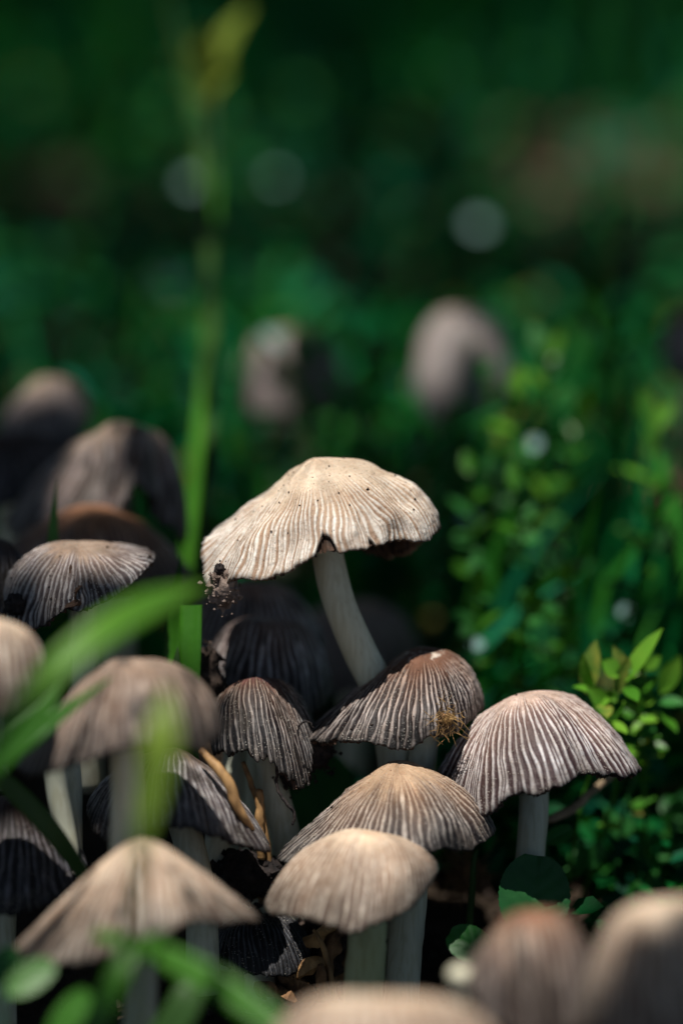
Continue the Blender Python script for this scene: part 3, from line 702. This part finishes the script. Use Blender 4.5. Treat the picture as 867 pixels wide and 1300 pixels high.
blade('short pointed green grass tip standing above the small grey-white cap', [(68, 760, 46.6, .11), (68, 700, 46.6, .12), (69, 655, 46.6, .10), (73, 607, 46.7, .06)], 'grass', 5, fold=.3, tail=.35)
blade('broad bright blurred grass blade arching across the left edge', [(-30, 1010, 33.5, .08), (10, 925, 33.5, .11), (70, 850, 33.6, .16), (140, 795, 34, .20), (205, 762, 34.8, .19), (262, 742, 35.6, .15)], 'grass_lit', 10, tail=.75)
blade('narrow green grass blade slanting over the wide grey-tan cap', [(-20, 985, 38.6, .10), (30, 945, 38.8, .13), (80, 905, 39.1, .11), (145, 858, 39.6, .07)], 'grass', 5, tail=.5)
blade('darker green grass blade slanting below the narrow one at the left edge', [(-30, 1000, 37.6, .13), (10, 955, 37.7, .17), (55, 905, 37.9, .17), (80, 865, 38.1, .12)], 'grass', 0, tail=.5)
blade('upright translucent yellow-green blurred grass blade before the wide grey-tan cap\'s stem', [(172, 1330, 34.5, .05), (172, 1200, 33.6, .06), (178, 1080, 33, .09), (196, 1000, 33, .17), (205, 940, 33, .24), (210, 895, 33.2, .22), (212, 870, 33.4, .12)], 'grass_yellow', 15, tail=.85)
blade('broad green blurred grass blade falling to the right along the bottom left', [(120, 1185, 36, .07), (190, 1205, 35.6, .13), (260, 1240, 35.2, .19), (330, 1285, 34.8, .18), (400, 1345, 34.4, .15)], 'grass', 10, tip=False)
blade('green blurred grass blade rising from the bottom edge left of the foreground cap\'s stem', [(110, 1340, 35, .13), (135, 1270, 35, .15), (165, 1215, 35.2, .13), (215, 1180, 35.6, .07)], 'grass', 20)
blade('second bottom grass blade crossing under the foreground cap', [(200, 1330, 37.4, .24), (235, 1275, 37.4, .24), (240, 1235, 37.6, .2), (200, 1200, 38, .12)], 'grass_dark', 20)
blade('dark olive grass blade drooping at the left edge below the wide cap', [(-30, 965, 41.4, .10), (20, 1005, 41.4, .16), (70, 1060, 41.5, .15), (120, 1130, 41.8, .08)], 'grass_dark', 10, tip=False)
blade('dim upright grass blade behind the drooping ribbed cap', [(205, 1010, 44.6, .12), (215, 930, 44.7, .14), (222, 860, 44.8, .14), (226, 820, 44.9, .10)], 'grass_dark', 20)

# yellow-green blurred head at the top
t = thing('seed_head', 'blurred yellow-green flower head on a tall stalk at the top left', 'flower', at(262, 160, 67))
K = catmull(np.array([[*at(262, 900, 60), .05], [*at(262, 500, 63), .05], [*at(266, 250, 66), .05], [*at(268, 110, 67), .05]]), 30)
V, F = tube(K[:, :3], K[:, 3], 8); mesh_obj('stalk', V, F, M['grass_dark'], t, K[-1, :3])

# ------------------------------------------------------------------ leaves and sprigs
def leaf_geo(base, dirn, nrm, L, W, cup=.15, curve=.15, nl=10, nw=7, shape=.9, notch=0.0):
    """oval leaf: base point, direction, face normal; returns V, F (double sheet, 0.1 mm thick)"""
    dirn = unit(np.asarray(dirn, float)); nrm = np.asarray(nrm, float); nrm = unit(nrm - (nrm @ dirn) * dirn); side = np.cross(dirn, nrm)
    s = np.linspace(0, 1, nl)[:, None]; x = np.linspace(-1, 1, nw)[None]
    wd = W * np.sin(np.pi * np.clip(s, 0.005, .985) ** shape) ** .75
    along = L * s - notch * L * s * np.exp(-(x / .25) ** 2) * s ** 6
    lift = cup * W * (np.abs(x) ** 1.3) - curve * L * s * s + .02 * L * np.sin(s * 28) * np.abs(x) * .5
    V = np.asarray(base) + along[..., None] * dirn + (wd * x)[..., None] * side + lift[..., None] * nrm
    V = V.reshape(-1, 3); n = len(V)
    F = grid_faces(nl, nw)
    return np.vstack([V, V - nrm * .008]), np.vstack([F, F[:, ::-1] + n])

def sprig(label, stem_pts, leaves, mat='leaf', name='leafy_plant', rad=.035, group=None, cat='plant', twomat=None):
    """leaves: (px,py,d, dirpx,dirpy, dd, L, W) in photo pixels for the base and tip"""
    base = at(*stem_pts[-1])
    root = thing(name, label, cat, base, group)
    K = catmull(np.array([at(*q) for q in stem_pts]), 24)
    V, F = tube(K, rad, 7); mesh_obj('stem', V, F, M[mat if mat != 'leaf_lit' else 'grass'], root, base)
    for i, (bx, by, bd, tx, ty, td, W, *rest) in enumerate(leaves):
        b, tp = at(bx, by, bd), at(tx, ty, td)
        dv = tp - b; L = np.linalg.norm(dv)
        nr = np.array(rest[0] if rest else (.1, -.5, .9), float)
        V, F = leaf_geo(b, dv, nr, L, W)
        mesh_obj('leaf', V, F, M[(twomat[i % len(twomat)] if twomat else mat)], root, b)
    return root

# round leaf, shade put into its colour, before the mauve mushroom's stem
root = thing('round_leaf', 'round dark green toothed leaf standing before the mauve mushroom\'s stem', 'leaf', at(676, 1250, 44.2))
def round_leaf(px0, py0, d0, px1, py1, d1, W, nr, parent, mat='leaf', nl=22, nw=15):
    b, tp = at(px0, py0, d0), at(px1, py1, d1); dv = tp - b; L = np.linalg.norm(dv); dv /= L
    nr = np.array(nr, float); nr = unit(nr - (nr @ dv) * dv); side = np.cross(dv, nr)
    s = np.linspace(0, 1, nl)[:, None]; x = np.linspace(-1, 1, nw)[None]
    ss = np.clip(s, .004, .996)
    wd = W * (np.sqrt(np.clip(1 - (2 * ss - 1.05) ** 2 * .985, 0, 1))) * (1 + .018 * np.sin(s * 90))
    veins = -.018 * np.exp(-(x / .05) ** 2) + .006 * np.sin((s * 16 - np.abs(x) * 5) * 2)
    V = b + (L * s - 0 * x)[..., None] * dv + (wd * x)[..., None] * side + ((.10 * W * np.abs(x) ** 1.4 + veins - .06 * L * (s - .5) ** 2))[..., None] * nr
    V = V.reshape(-1, 3); n = len(V); F = grid_faces(nl, nw)
    mesh_obj('blade', np.vstack([V, V - nr * .01]), np.vstack([F, F[:, ::-1] + n]), M[mat], parent, b)
    return b
b = round_leaf(672, 1195, 43.9, 682, 1086, 44.3, .60, (.1, -1, .35), root, 'leaf_shade', nl=40, nw=21)
V, F = tube(catmull(np.array([b, at(668, 1240, 44.1), at(662, 1320, 44.3)]), 12), .035, 7); mesh_obj('leaf_stalk', V, F, M['leaf'], root, b)
root = thing('heart_leaf', 'small dark green leaf left of the rust-topped foreground mushroom', 'leaf', at(600, 1280, 42.5))
b = round_leaf(622, 1212, 43.0, 570, 1185, 43.3, .30, (-.2, -.8, .7), root)
V, F = tube(catmull(np.array([b, at(630, 1240, 43.2), at(632, 1310, 43.4)]), 12), .03, 7); mesh_obj('leaf_stalk', V, F, M['leaf'], root, b)
for lab, a in (('oval bright green blurred leaf in the bottom left corner', (8, 1262, 37.2, 68, 1222, 37.5, .23)),
               ('small green blurred leaf above the corner one at the left edge', (-18, 1250, 38.2, 22, 1205, 38.3, .22)),
               ('oval green blurred leaf at the bottom edge right of the corner one', (62, 1325, 36.6, 112, 1258, 36.8, .21)),
               ('deep green leaf behind the black hanging debris', (400, 1080, 47.5, 418, 960, 48, .55)),
               ('small mid-green leaf beside the mauve mushroom\'s stem on its right', (692, 1070, 45.8, 726, 1052, 46.0, .17))):
    root = thing('oval_leaf', lab, 'leaf', at(a[0], a[1] + 60, a[2]), 'single green leaves low among the mushrooms')
    b = round_leaf(*a, (-.1, -.8, .75), root, 'grass' if 'bright' in lab or 'bottom edge' in lab else 'leaf')
    V, F = tube(catmull(np.array([b, at(a[0] - 4, a[1] + 30, a[2] + .2), at(a[0] - 6, a[1] + 140, a[2] + .4)]), 10), .03, 6)
    mesh_obj('leaf_stalk', V, F, M['leaf'], root, b)

LG = 'leafy green sprigs on the right'
sprig('bright yellow-green sprig with upright leaves right of the mauve mushroom', [(800, 850, 46.3), (795, 890, 46.4), (770, 930, 46.6), (740, 1010, 47), (720, 1120, 47.2)],
  [(790, 868, 46.4, 832, 797, 46.0, .17, (-.6, -.6, .5)), (785, 858, 46.3, 766, 838, 46.1, .17, (.3, -.8, .5)), (745, 880, 46.6, 752, 815, 46.4, .19, (-.5, -.8, .3)),
   (752, 885, 46.6, 735, 835, 46.2, .14, (-.6, -.6, .4)), (795, 872, 46.4, 808, 885, 45.8, .13, (0, -.7, .7)), (735, 890, 46.6, 712, 884, 46.0, .12, (-.3, -.6, .8)), (760, 880, 46.5, 730, 868, 46.2, .10, (0, -.4, .9)),
   (765, 895, 46.4, 770, 905, 45.7, .14, (0, -.7, .7)), (750, 900, 46.5, 772, 886, 46.2, .12, (.2, -.6, .8)), (800, 865, 46.4, 828, 862, 46.4, .10, (.2, -.6, .8)), (790, 890, 46.5, 815, 905, 46.0, .1, (.4, -.6, .7)),
    (778, 905, 46.5, 748, 872, 46.1, .15, (-.3, -.7, .6)), (782, 880, 46.4, 800, 838, 46.2, .16, (.3, -.8, .3)), (770, 915, 46.6, 795, 925, 46.0, .13, (.2, -.5, .9)), (755, 905, 46.6, 722, 912, 46.3, .12, (-.2, -.5, .9)),
    (762, 930, 46.7, 742, 950, 46.2, .12, (-.4, -.6, .6)), (768, 925, 46.7, 790, 950, 46.3, .13, (.4, -.6, .6)), (796, 855, 46.4, 778, 822, 46.3, .12, (-.3, -.8, .2)), (742, 900, 46.6, 760, 915, 46.1, .11, (.2, -.6, .7))],
  'leaf_lit', group=LG, twomat=['leaf_lit', 'leaf_lit', 'leaf_old', 'leaf_lit', 'grass'])
sprig('pale green sprig at the right edge beside the bright yellow-green one', [(835, 845, 47.6), (838, 890, 47.7), (820, 940, 47.8), (790, 1040, 48), (780, 1150, 48)],
  [(838, 880, 47.6, 862, 835, 47.3, .18, (.2, -.8, .5)), (835, 890, 47.6, 868, 890, 47.3, .14, (.4, -.6, .7)), (838, 905, 47.6, 860, 925, 47.2, .12, (.5, -.6, .5)), (832, 905, 47.6, 800, 925, 47.4, .10, (0, -.5, .9)),
   (828, 920, 47.6, 815, 948, 47.4, .12, (-.4, -.6, .6)), (815, 945, 47.7, 850, 948, 47.5, .10, (.2, -.6, .8)), (810, 955, 47.7, 785, 950, 47.5, .1, (-.2, -.6, .8)), (838, 860, 47.6, 826, 828, 47.5, .10, (-.4, -.7, .5)),
   (795, 1030, 47.9, 830, 1010, 47.7, .12), (790, 1050, 47.9, 760, 1045, 47.7, .12)],
  'leaf', group=LG, twomat=['leaf_lit', 'leaf', 'grass'])
# mid-distance sprigs
def auto_sprig(label, px, py, d, h, n, seed, mat='leaf', lw=.16, ll=.55, twomat=None, lean=0):
    rs = np.random.default_rng(seed)
    top = at(px, py, d); bottom = np.array([top[0] + lean + rs.uniform(-.5, .5), top[1] + rs.uniform(-.3, .3), 0.0])
    root = thing('leafy_plant', label, 'plant', bottom, LG)
    K = catmull(np.array([top, top * .6 + bottom * .4 + [rs.uniform(-.4, .4), 0, 0], bottom]), 24)
    V, F = tube(K, .035, 6); mesh_obj('stem', V, F, M['grass'], root, bottom)
    for i in range(n):
        s = (i / n) ** 1.1 * min(1, h / np.linalg.norm(top - bottom)); k = min(23, int(s * 23)); b = K[k] + rs.normal(0, .05, 3)
        a = i * 2.4 + rs.uniform(-.4, .4); el = rs.uniform(.1, 1.0) if i > 2 else rs.uniform(.7, 1.4)
        dv = np.array([math.cos(a) * math.cos(el), math.sin(a) * math.cos(el), math.sin(el)])
        nr = np.array([rs.uniform(-.4, .4), -.4, 1.0]) if i > 2 else np.array([rs.uniform(-.4, .4), -1, .2])
        L = ll * rs.uniform(.6, 1.2)
        V, F = leaf_geo(b, dv, nr, L, lw * rs.uniform(.7, 1.3), nl=7, nw=5)
        mesh_obj('leaf', V, F, M[twomat[i % len(twomat)] if twomat else mat], root, b)
tm = ['leaf_lit', 'leaf', 'grass', 'leaf']
auto_sprig('tall narrow blurred shoot above the right-hand background foliage', 765, 345, 60, 4.5, 9, 501, twomat=['grass', 'leaf'], lw=.22, ll=1.3)
auto_sprig('blurred sprig with a dark upright leaf before the egg-shaped background mushroom', 618, 470, 56.5, 3.5, 8, 502, twomat=['leaf', 'leaf', 'grass'], lw=.12)
auto_sprig('bright yellow-green blurred sprig right of the egg-shaped background mushroom', 690, 455, 56, 4.5, 16, 503, twomat=tm, ll=.7, lw=.2)
auto_sprig('bright blurred sprig under the yellow-green one, left side', 655, 505, 54.5, 4, 14, 504, twomat=tm, ll=.6)
auto_sprig('blurred sprig with crowded small leaves at right centre', 735, 520, 55.5, 4, 14, 505, twomat=['grass', 'leaf', 'leaf_lit'], ll=.6)
auto_sprig('pale green upright blurred sprig near the right edge above the brown soil', 830, 545, 54, 2.8, 10, 506, twomat=['leaf_lit', 'grass'], ll=.8)
auto_sprig('low blurred sprig in the dark gap right of the tall cream cap', 600, 600, 53, 3.5, 13, 507, twomat=['leaf', 'grass'])
auto_sprig('mid-height blurred sprig right of the tall cream cap by the pale flecks', 650, 630, 51.5, 3.5, 14, 508, twomat=['leaf', 'grass', 'leaf'])
auto_sprig('blurred sprig above the mauve mushroom on its right', 715, 730, 50.5, 3, 14, 509, twomat=['grass', 'leaf', 'leaf_lit'])
auto_sprig('blurred green sprig above the crackled brown cap', 610, 740, 50.5, 3, 13, 510, twomat=['leaf', 'leaf', 'grass'])
auto_sprig('blurred sprig directly above the mauve cap tip', 668, 775, 49.8, 2.6, 11, 511, twomat=['grass', 'leaf'])
auto_sprig('blurred green sprig above the bright yellow-green sprig at the right edge', 820, 700, 51.5, 3, 11, 512, twomat=['leaf', 'grass'])
auto_sprig('blurred sprig in the middle distance left of the egg-shaped mushroom', 470, 460, 60, 4.5, 15, 513, twomat=['leaf', 'grass', 'leaf'], ll=.8, lw=.22)
auto_sprig('blurred sprig in the middle distance just above the tall cream cap', 430, 500, 58, 4.0, 14, 514, twomat=['leaf'], ll=.8)
auto_sprig('blurred dark sprig low at the far right beneath the pale twig', 790, 1060, 48.5, 2.5, 10, 515, twomat=['leaf'])
auto_sprig('blurred dark sprig in the lower right corner behind the cream mushroom', 745, 1100, 47.5, 2.0, 9, 516, twomat=['leaf'])
auto_sprig('blurred dark sprig at the right edge low down', 855, 1020, 49, 2.5, 10, 517, twomat=['leaf'])

auto_sprig('blurred sprig growing directly below the egg-shaped background mushroom', 585, 545, 59, 4.0, 16, 518, twomat=['leaf', 'grass'], ll=.8, lw=.24)
auto_sprig('blurred sprig low left of the egg-shaped background mushroom', 545, 590, 57, 3.5, 14, 519, twomat=['leaf'], ll=.8, lw=.24)
auto_sprig('dim blurred sprig in front of the brown background mushroom above the tall cream cap', 385, 455, 63, 3.5, 16, 520, twomat=['leaf'], ll=.9, lw=.26)
auto_sprig('small-leaved bright sprig tucked close behind the bright yellow-green one', 812, 850, 47.4, 2.2, 22, 521, twomat=['leaf_lit', 'grass', 'leaf_lit', 'leaf_old'], ll=.36, lw=.11)
auto_sprig('low small-leaved sprig just above the right slope of the mauve cap', 768, 890, 47.0, 1.6, 16, 522, twomat=['leaf_lit', 'grass'], ll=.32, lw=.10)
# yellow head petals
t = [o for o in COL.objects if o.name.startswith('seed_head')][0]
for i, (bx, by, tx, ty, W) in enumerate([(268, 95, 262, 40, .5), (270, 90, 300, 25, .3), (265, 120, 288, 85, .42), (262, 130, 240, 70, .42), (265, 130, 272, 95, .5), (266, 95, 245, 50, .3), (268, 70, 312, 5, .22), (262, 110, 285, 60, .35)]):
    b, tp = at(bx, by, 67 + .2 * i), at(tx, ty, 66 + .3 * i)
    V, F = leaf_geo(b, tp - b, (-.2, -.6, .7), np.linalg.norm(tp - b), W, nl=8, nw=5)
    mesh_obj('petal', V, F, M['yellow'], t, b)

# pale coloured pieces standing in for leaf glints in the blurred foliage
for i, (px, py, d, r, lab) in enumerate([(212, 360, 82, .36, 'left of the tall grass blades'), (245, 232, 88, .30, 'crossed by the tall grass blade, upper'), (352, 225, 94, .24, 'dim one high between the grass blades and the middle'),
      (608, 285, 84, .34, 'high right of the middle'), (346, 428, 66.0, .30, 'on top of the dim brown background mushroom'), (250, 492, 68, .36, 'low beside the tall grass blade'), (680, 563, 57, .22, 'among the right-hand sprigs, brightest'),
      (508, 484, 66, .28, 'left of the egg-shaped mushroom'), (595, 655, 56, .24, 'right of the tall cream cap'), (605, 815, 52, .16, 'above the crackled brown cap\'s right side'), (795, 775, 53, .2, 'near the right edge above the bright sprig')]):
    c = at(px, py, d) + (np.array([0, -.2, .0]) if i != 4 else np.array([0, -1.3, 0.15]))
    V, F = leaf_geo(c - [r, 0, 0], (1, .2, .1), (.1, -.7, .8), 2 * r, r * .8, nl=8, nw=6)
    tag(mesh_obj('glint_fleck', V, F, M['pale'], None, c), 'small pale blurred glint drawn as a fleck, the one ' + lab, 'petal', 'pale glint flecks in the foliage')

# ------------------------------------------------------------------ ground and ground cover
def axis_pts(a, b, n, big):
    c = np.linspace(a, b, n); k = np.array([2, 5, 12, 30, 80, 200, 600, 2000, 6000]) * big / 10
    return np.r_[a - k[::-1], c, b + k]
gx = axis_pts(-45, 45, 130, 10); gy = axis_pts(-30, 120, 200, 10)
X, Y = np.meshgrid(gx, gy); fall = np.clip(1 - (np.hypot(X, Y) - 300) / 3000, .3, 1)
Z = (.35 * fbm(X * .25, Y * .25, 0) + .16 * fbm(X * 1.1, Y * 1.1, 3)) * fall + np.clip((np.hypot(X, Y) - 60) / 200, 0, 1) * 2 * fbm(X * .02, Y * .02, 1)
V = np.stack([X, Y, Z], -1).reshape(-1, 3)
g = mesh_obj('ground', V, grid_faces(len(gy), len(gx)), M['soil']); g['kind'] = 'structure'

def scatter_leaves(base, dirn, nrm, L, W, col):
    """arrays (n,3).. -> one mesh of small folded oval leaves"""
    n = len(base)
    d = dirn / np.linalg.norm(dirn, axis=1)[:, None]; nr = nrm - (nrm * d).sum(1)[:, None] * d; nr /= np.linalg.norm(nr, axis=1)[:, None] + 1e-9
    sd = np.cross(d, nr)
    T = np.array([[0, 0, 0], [.3, -.8, .12], [.3, 0, 0], [.3, .8, .12], [.7, -.75, .08], [.7, 0, -.05], [.7, .75, .08], [1, 0, -.15]])
    TF = [[0, 1, 2], [0, 2, 3], [1, 4, 5], [1, 5, 2], [2, 5, 6], [2, 6, 3], [4, 7, 5], [5, 7, 6]]
    V = base[:, None] + d[:, None] * (T[None, :, 0:1] * L[:, None, None]) + sd[:, None] * (T[None, :, 1:2] * W[:, None, None]) + nr[:, None] * (T[None, :, 2:3] * L[:, None, None])
    F = (np.array(TF)[None] + 8 * np.arange(n)[:, None, None]).reshape(-1, 3)
    return V.reshape(-1, 3), F, np.repeat(col, 8, axis=0)

def in_view_gap(p, d):
    """keep the sight lines to the background mushrooms open"""
    px, py, dd = p
    for (x0, x1, y0, y1, dm) in ((505, 665, 350, 540, 62), (295, 425, 385, 520, 65), (825, 870, 380, 480, 63), (-50, 245, 450, 800, 57), (385, 545, 740, 880, 54), (180, 310, 0, 160, 66)):
        if x0 < px < x1 and y0 < py < y1 and dd < dm: return True
    return False

rs = RNG
bases, dirs, nrms, Ls, Ws, cols = [], [], [], [], [], []
greens = np.array([(.006, .17, .042), (.012, .21, .04), (.006, .16, .075), (.04, .24, .025), (.004, .13, .042)])
def plant_at(x, y, hgt, nleaf, lsz, tint, w_=.34):
    lean = rs.normal(0, .12, 2)
    for k in range(nleaf):
        s = (k + rs.random()) / nleaf
        p = np.array([x + lean[0] * hgt * s, y + lean[1] * hgt * s, hgt * s + .1])
        px, py, dd = pix(p)
        if in_view_gap((px, py, dd), dd): continue
        if dd < 56 and px < 560 and py < 1000: continue
        a = rs.uniform(0, 6.28); el = rs.uniform(-.2, 1.1)
        bases.append(p); dirs.append((math.cos(a) * math.cos(el), math.sin(a) * math.cos(el), math.sin(el)))
        nrms.append((rs.normal(0, .3), rs.normal(-.2, .3), 1.0)); L = lsz * rs.uniform(.6, 1.3); Ls.append(L); Ws.append(L * w_ * rs.uniform(.7, 1.2))
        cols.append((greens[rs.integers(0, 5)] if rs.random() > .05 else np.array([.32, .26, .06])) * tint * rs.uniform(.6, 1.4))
n_pl = 0
for k in range(5200):
    y = 4 + 480 * rs.random() ** 1.7
    half = (44 + y) * .17 + 5
    x = rs.uniform(-half, half)
    px, py, dd = pix((x, y, 0))
    if y < 14 and px < 590: continue
    # bare soil at the right edge and a bare leaf-litter patch high at the right
    if 730 < px and 560 < py < 860 and dd > 50 and rs.random() < .75: continue
    if 620 < px < 860 and 120 < py < 300 and rs.random() < .9: continue
    if 40 < px < 160 and 230 < py < 380 and rs.random() < .7: continue
    far = min(1, y / 300)
    h = rs.uniform(1.2, 4.2) * (1 + 1.6 * far) if y > 14 else rs.uniform(.8, 3.0)
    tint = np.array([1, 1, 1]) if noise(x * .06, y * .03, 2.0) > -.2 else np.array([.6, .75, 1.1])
    plant_at(x, y, h, int(5 + 4 * rs.random()), .75 + 1.6 * far, tint)
for k in range(200):          # low weeds close round the cluster, shade put into their darker tint
    x = rs.uniform(-9, 9); y = rs.uniform(-6, 5); px, py, dd = pix((x, y, .5))
    if -6.5 < x < 3.2: continue
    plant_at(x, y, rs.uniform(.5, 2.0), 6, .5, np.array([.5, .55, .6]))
for k in range(420):          # weeds directly behind the mushrooms, their shade put into the tint
    x = rs.uniform(-1.5, 10); y = rs.uniform(2.5, 10)
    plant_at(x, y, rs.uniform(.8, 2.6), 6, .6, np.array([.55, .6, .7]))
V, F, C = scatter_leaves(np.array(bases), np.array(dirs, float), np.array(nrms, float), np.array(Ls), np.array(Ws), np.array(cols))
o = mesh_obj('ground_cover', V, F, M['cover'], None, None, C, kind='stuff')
o['label'] = 'dense low green weeds and leaves covering the ground behind the mushrooms'

# grass stuff
VV, FF, CC = [], [], []; off = 0
for k in range(3600):
    y = 6 + 420 * rs.random() ** 1.5; half = (44 + y) * .17 + 4; x = rs.uniform(-half, half)
    h = rs.uniform(3, 9) * (1 + 1.2 * min(1, y / 250)); L = rs.normal(0, .35, 2) * h
    P0 = np.array([x, y, 0]); P2 = P0 + [L[0], L[1], h]; P1 = (P0 + P2) / 2 + [-L[0] * .25, -L[1] * .25, h * .12]
    a, b, dd = pix(P2)
    a1, b1, d1 = pix(P1)
    if in_view_gap((a, b, dd), dd) or in_view_gap((a1, b1, d1), d1): continue
    if y < 16 and a < 580: continue
    if 620 < a < 860 and 120 < b < 300: continue
    if b < 340 and dd < 110 or b < 200 and dd < 160: continue
    w_ = rs.uniform(.10, .2) * (1 + .8 * min(1, y / 250)); an = rs.uniform(0, 3.14); sd = np.array([math.cos(an), math.sin(an), 0]) * w_
    pts = [P0, (P0 + P1) / 2 + [0, 0, h * .05], P1, (P1 + P2) / 2 + [0, 0, h * .04], P2]
    for i, p in enumerate(pts):
        f = (1, 1, .85, .5, .03)[i]; VV += [p - sd * f, p + sd * f]
    CC += [greens[rs.integers(0, 5)] * rs.uniform(.7, 1.3)] * 10
    FF += [[off + 2 * i, off + 2 * i + 1, off + 2 * i + 3, off + 2 * i + 2] for i in range(4)]; off += 10
o = mesh_obj('grass', np.array(VV), np.array(FF), M['cover'], None, None, np.array(CC), kind='stuff')
o['label'] = 'blurred grass growing through the weeds in the background'

# soil crumbs round the cluster
V, F = crumbs('x', (0, 0, 0), 1, 1, .1, .1, None, 1)
n = 5000; ctr = np.stack([rs.uniform(-10, 10, n), rs.uniform(-8, 12, n), rs.uniform(-.1, .35, n)], 1)
T = V - V.mean(0); T = T / np.abs(T).max()
sz = .03 + .16 * rs.random(n) ** 3
V = (ctr[:, None] + T[None] * (sz[:, None, None] * rs.uniform(.6, 1.3, (n, 6, 1)))).reshape(-1, 3)
o = mesh_obj('soil_crumbs', V, (F[None] + 6 * np.arange(n)[:, None, None]).reshape(-1, 3), M['crumb'], smooth_=False, kind='stuff')
o['label'] = 'dark crumbs of soil around the mushroom stems'

# fallen brown leaves: litter patches in the back and at the right edge
lit = []
for k in range(170):
    if k < 90: px, py = rs.uniform(630, 850), rs.uniform(140, 250)
    elif k < 140: px, py = rs.uniform(760, 880), rs.uniform(600, 850)
    else: px, py = rs.uniform(60, 140), rs.uniform(250, 340)
    dv = FW + RT * ((px - 433.5) / PXCM / DF) + UP * ((650 - py) / PXCM / DF)
    tt = (CAM[2] - .8) / -dv[2]; c = CAM + dv * tt
    sc = .8 + c[1] / 110
    V, F = leaf_geo(c, (rs.normal(), rs.normal(), rs.normal(0, .2)), (rs.normal(0, .25), -.3, 1), sc * rs.uniform(.7, 1.3), sc * .3, nl=7, nw=5, cup=.5)
    lit.append((V, F, k))
VV = []; FF = []; off = 0
for V, F, k in lit: VV.append(V); FF.append(F + off); off += len(V)
o = mesh_obj('leaf_litter', np.vstack(VV), np.vstack(FF), M['dead'], kind='stuff'); o['label'] = 'reddish-brown fallen leaves on the bare ground'

# ------------------------------------------------------------------ unseen tree added to dapple the sun, gaps set over chosen spots
def shadow_xy(p): p = np.asarray(p, float); return p[..., :2] - SUN_V[:2] / SUN_V[2] * p[..., 2:3]
HOLES = [(380, 630, 45, 1.5), (480, 650, 45, 1.5), (370, 700, 43.9, 1.2), (325, 690, 44.6, .5), (520, 865, 44.9, 1.5), (460, 920, 44.4, 1.0), (665, 925, 44.8, 1.9), (740, 950, 44.6, 1.5), (600, 965, 44, .3), (338, 915, 44.2, .7), (485, 1005, 43.8, 1.4), (440, 1095, 42, 1.8),
         (155, 1115, 39.2, 1.9), (100, 935, 39.6, .5), (0, 810, 39.5, 1.5), (485, 1290, 34.4, 2.3), (640, 1190, 36.4, .8), (835, 1150, 35.2, .8), (120, 810, 33.8, 1.0), (246, 640, 55, .5), (250, 570, 56.4, .35), (262, 480, 58.5, .65), (268, 380, 60, .65), (273, 260, 62.5, .65), (250, 985, 43.2, .45), (398, 1195, 44, .3), (200, 950, 33.2, .8), (50, 1250, 37, .9), (300, 1260, 37, .8),
         (795, 840, 46.3, 1.4), (690, 460, 56, 1.4), (655, 510, 55, .8), (566, 425, 62.5, .8), (830, 560, 54, .9), (95, 700, 45, .85), (680, 563, 57, .5), (346, 428, 65, .7),
         (262, 90, 67, 2.6), (720, 620, 52, .9), (600, 620, 53, .9), (640, 705, 51, .8), (820, 720, 53, .9), (150, 540, 51, 1.1), (50, 490, 57, .8), (118, 640, 49.4, .6)]
HX = np.array([[*shadow_xy(at(a, b, c)), r] for a, b, c, r in HOLES])
def canopy(n, spread, zlo, zhi, size, seed, near):
    rs = np.random.default_rng(seed)
    z = rs.uniform(zlo, zhi, n)
    q = rs.uniform(-1, 1, (n, 2)) * spread + np.array([0, near])
    p = np.stack([q[:, 0] + SUN_V[0] / SUN_V[2] * z, q[:, 1] + SUN_V[1] / SUN_V[2] * z, z], 1)
    dist = np.hypot(q[:, None, 0] - HX[None, :, 0], q[:, None, 1] - HX[None, :, 1]) - HX[None, :, 2]
    keep = (dist > (size * .5 if size > 5 else size * .32)).all(1)
    if size > 5: keep &= (rs.random(n) < np.where(q[:, 1] > 140, 1.0, .24)) & ~((noise(q[:, 0] * .045, q[:, 1] * .03, 5.0) > .45) & (q[:, 1] > 30) & (q[:, 1] < 160))
    p = p[keep]; m = len(p)
    a = rs.uniform(0, 6.28, m); d = np.stack([np.cos(a), np.sin(a), rs.normal(0, .25, m)], 1)
    nr = np.stack([rs.normal(0, .35, m), rs.normal(0, .35, m), np.ones(m)], 1)
    L = size * rs.uniform(.8, 1.3, m)
    return scatter_leaves(p - d * (L / 2)[:, None], d, nr, L, L * .36, np.tile([.03, .09, .02], (m, 1)))
tr = thing('added_shade_tree', 'leafy tree added out of frame, its crown gapped to dapple the mushrooms with sun', 'tree', (-150, -60, 0))
V1, F1, _ = canopy(5600, np.array([26, 26]), 62, 95, 3.0, 71, 2)
V2, F2, _ = canopy(52000, np.array([420, 420]), 150, 260, 13, 72, 150)
o = mesh_obj('crown', np.vstack([V1, V2]), np.vstack([F1, F2 + len(V1)]), M['canopy'], tr, (-150, -60, 0), kind='stuff')
for nm, pts in (('trunk', [(-150, -60, -2, 11), (-152, -58, 80, 9), (-148, -50, 180, 8), (-140, -40, 300, 6)]),
                ('bough', [(-150, -52, 160, 4.5), (-90, -30, 185, 3.5), (-20, 20, 200, 2.4), (60, 90, 215, 1.2)]),
                ('bough', [(-152, -55, 130, 4), (-110, -80, 165, 3), (-40, -110, 185, 2), (40, -130, 200, 1)])):
    K = catmull(np.array(pts, float), 24); V, F = tube(K[:, :3], K[:, 3], 12, rough=.15, seed=2); mesh_obj(nm, V, F, M['bark'], tr, K[0, :3])
print('TRIS', sum(sum(len(p.vertices) - 2 for p in o.data.polygons) for o in COL.objects if o.type == 'MESH'))
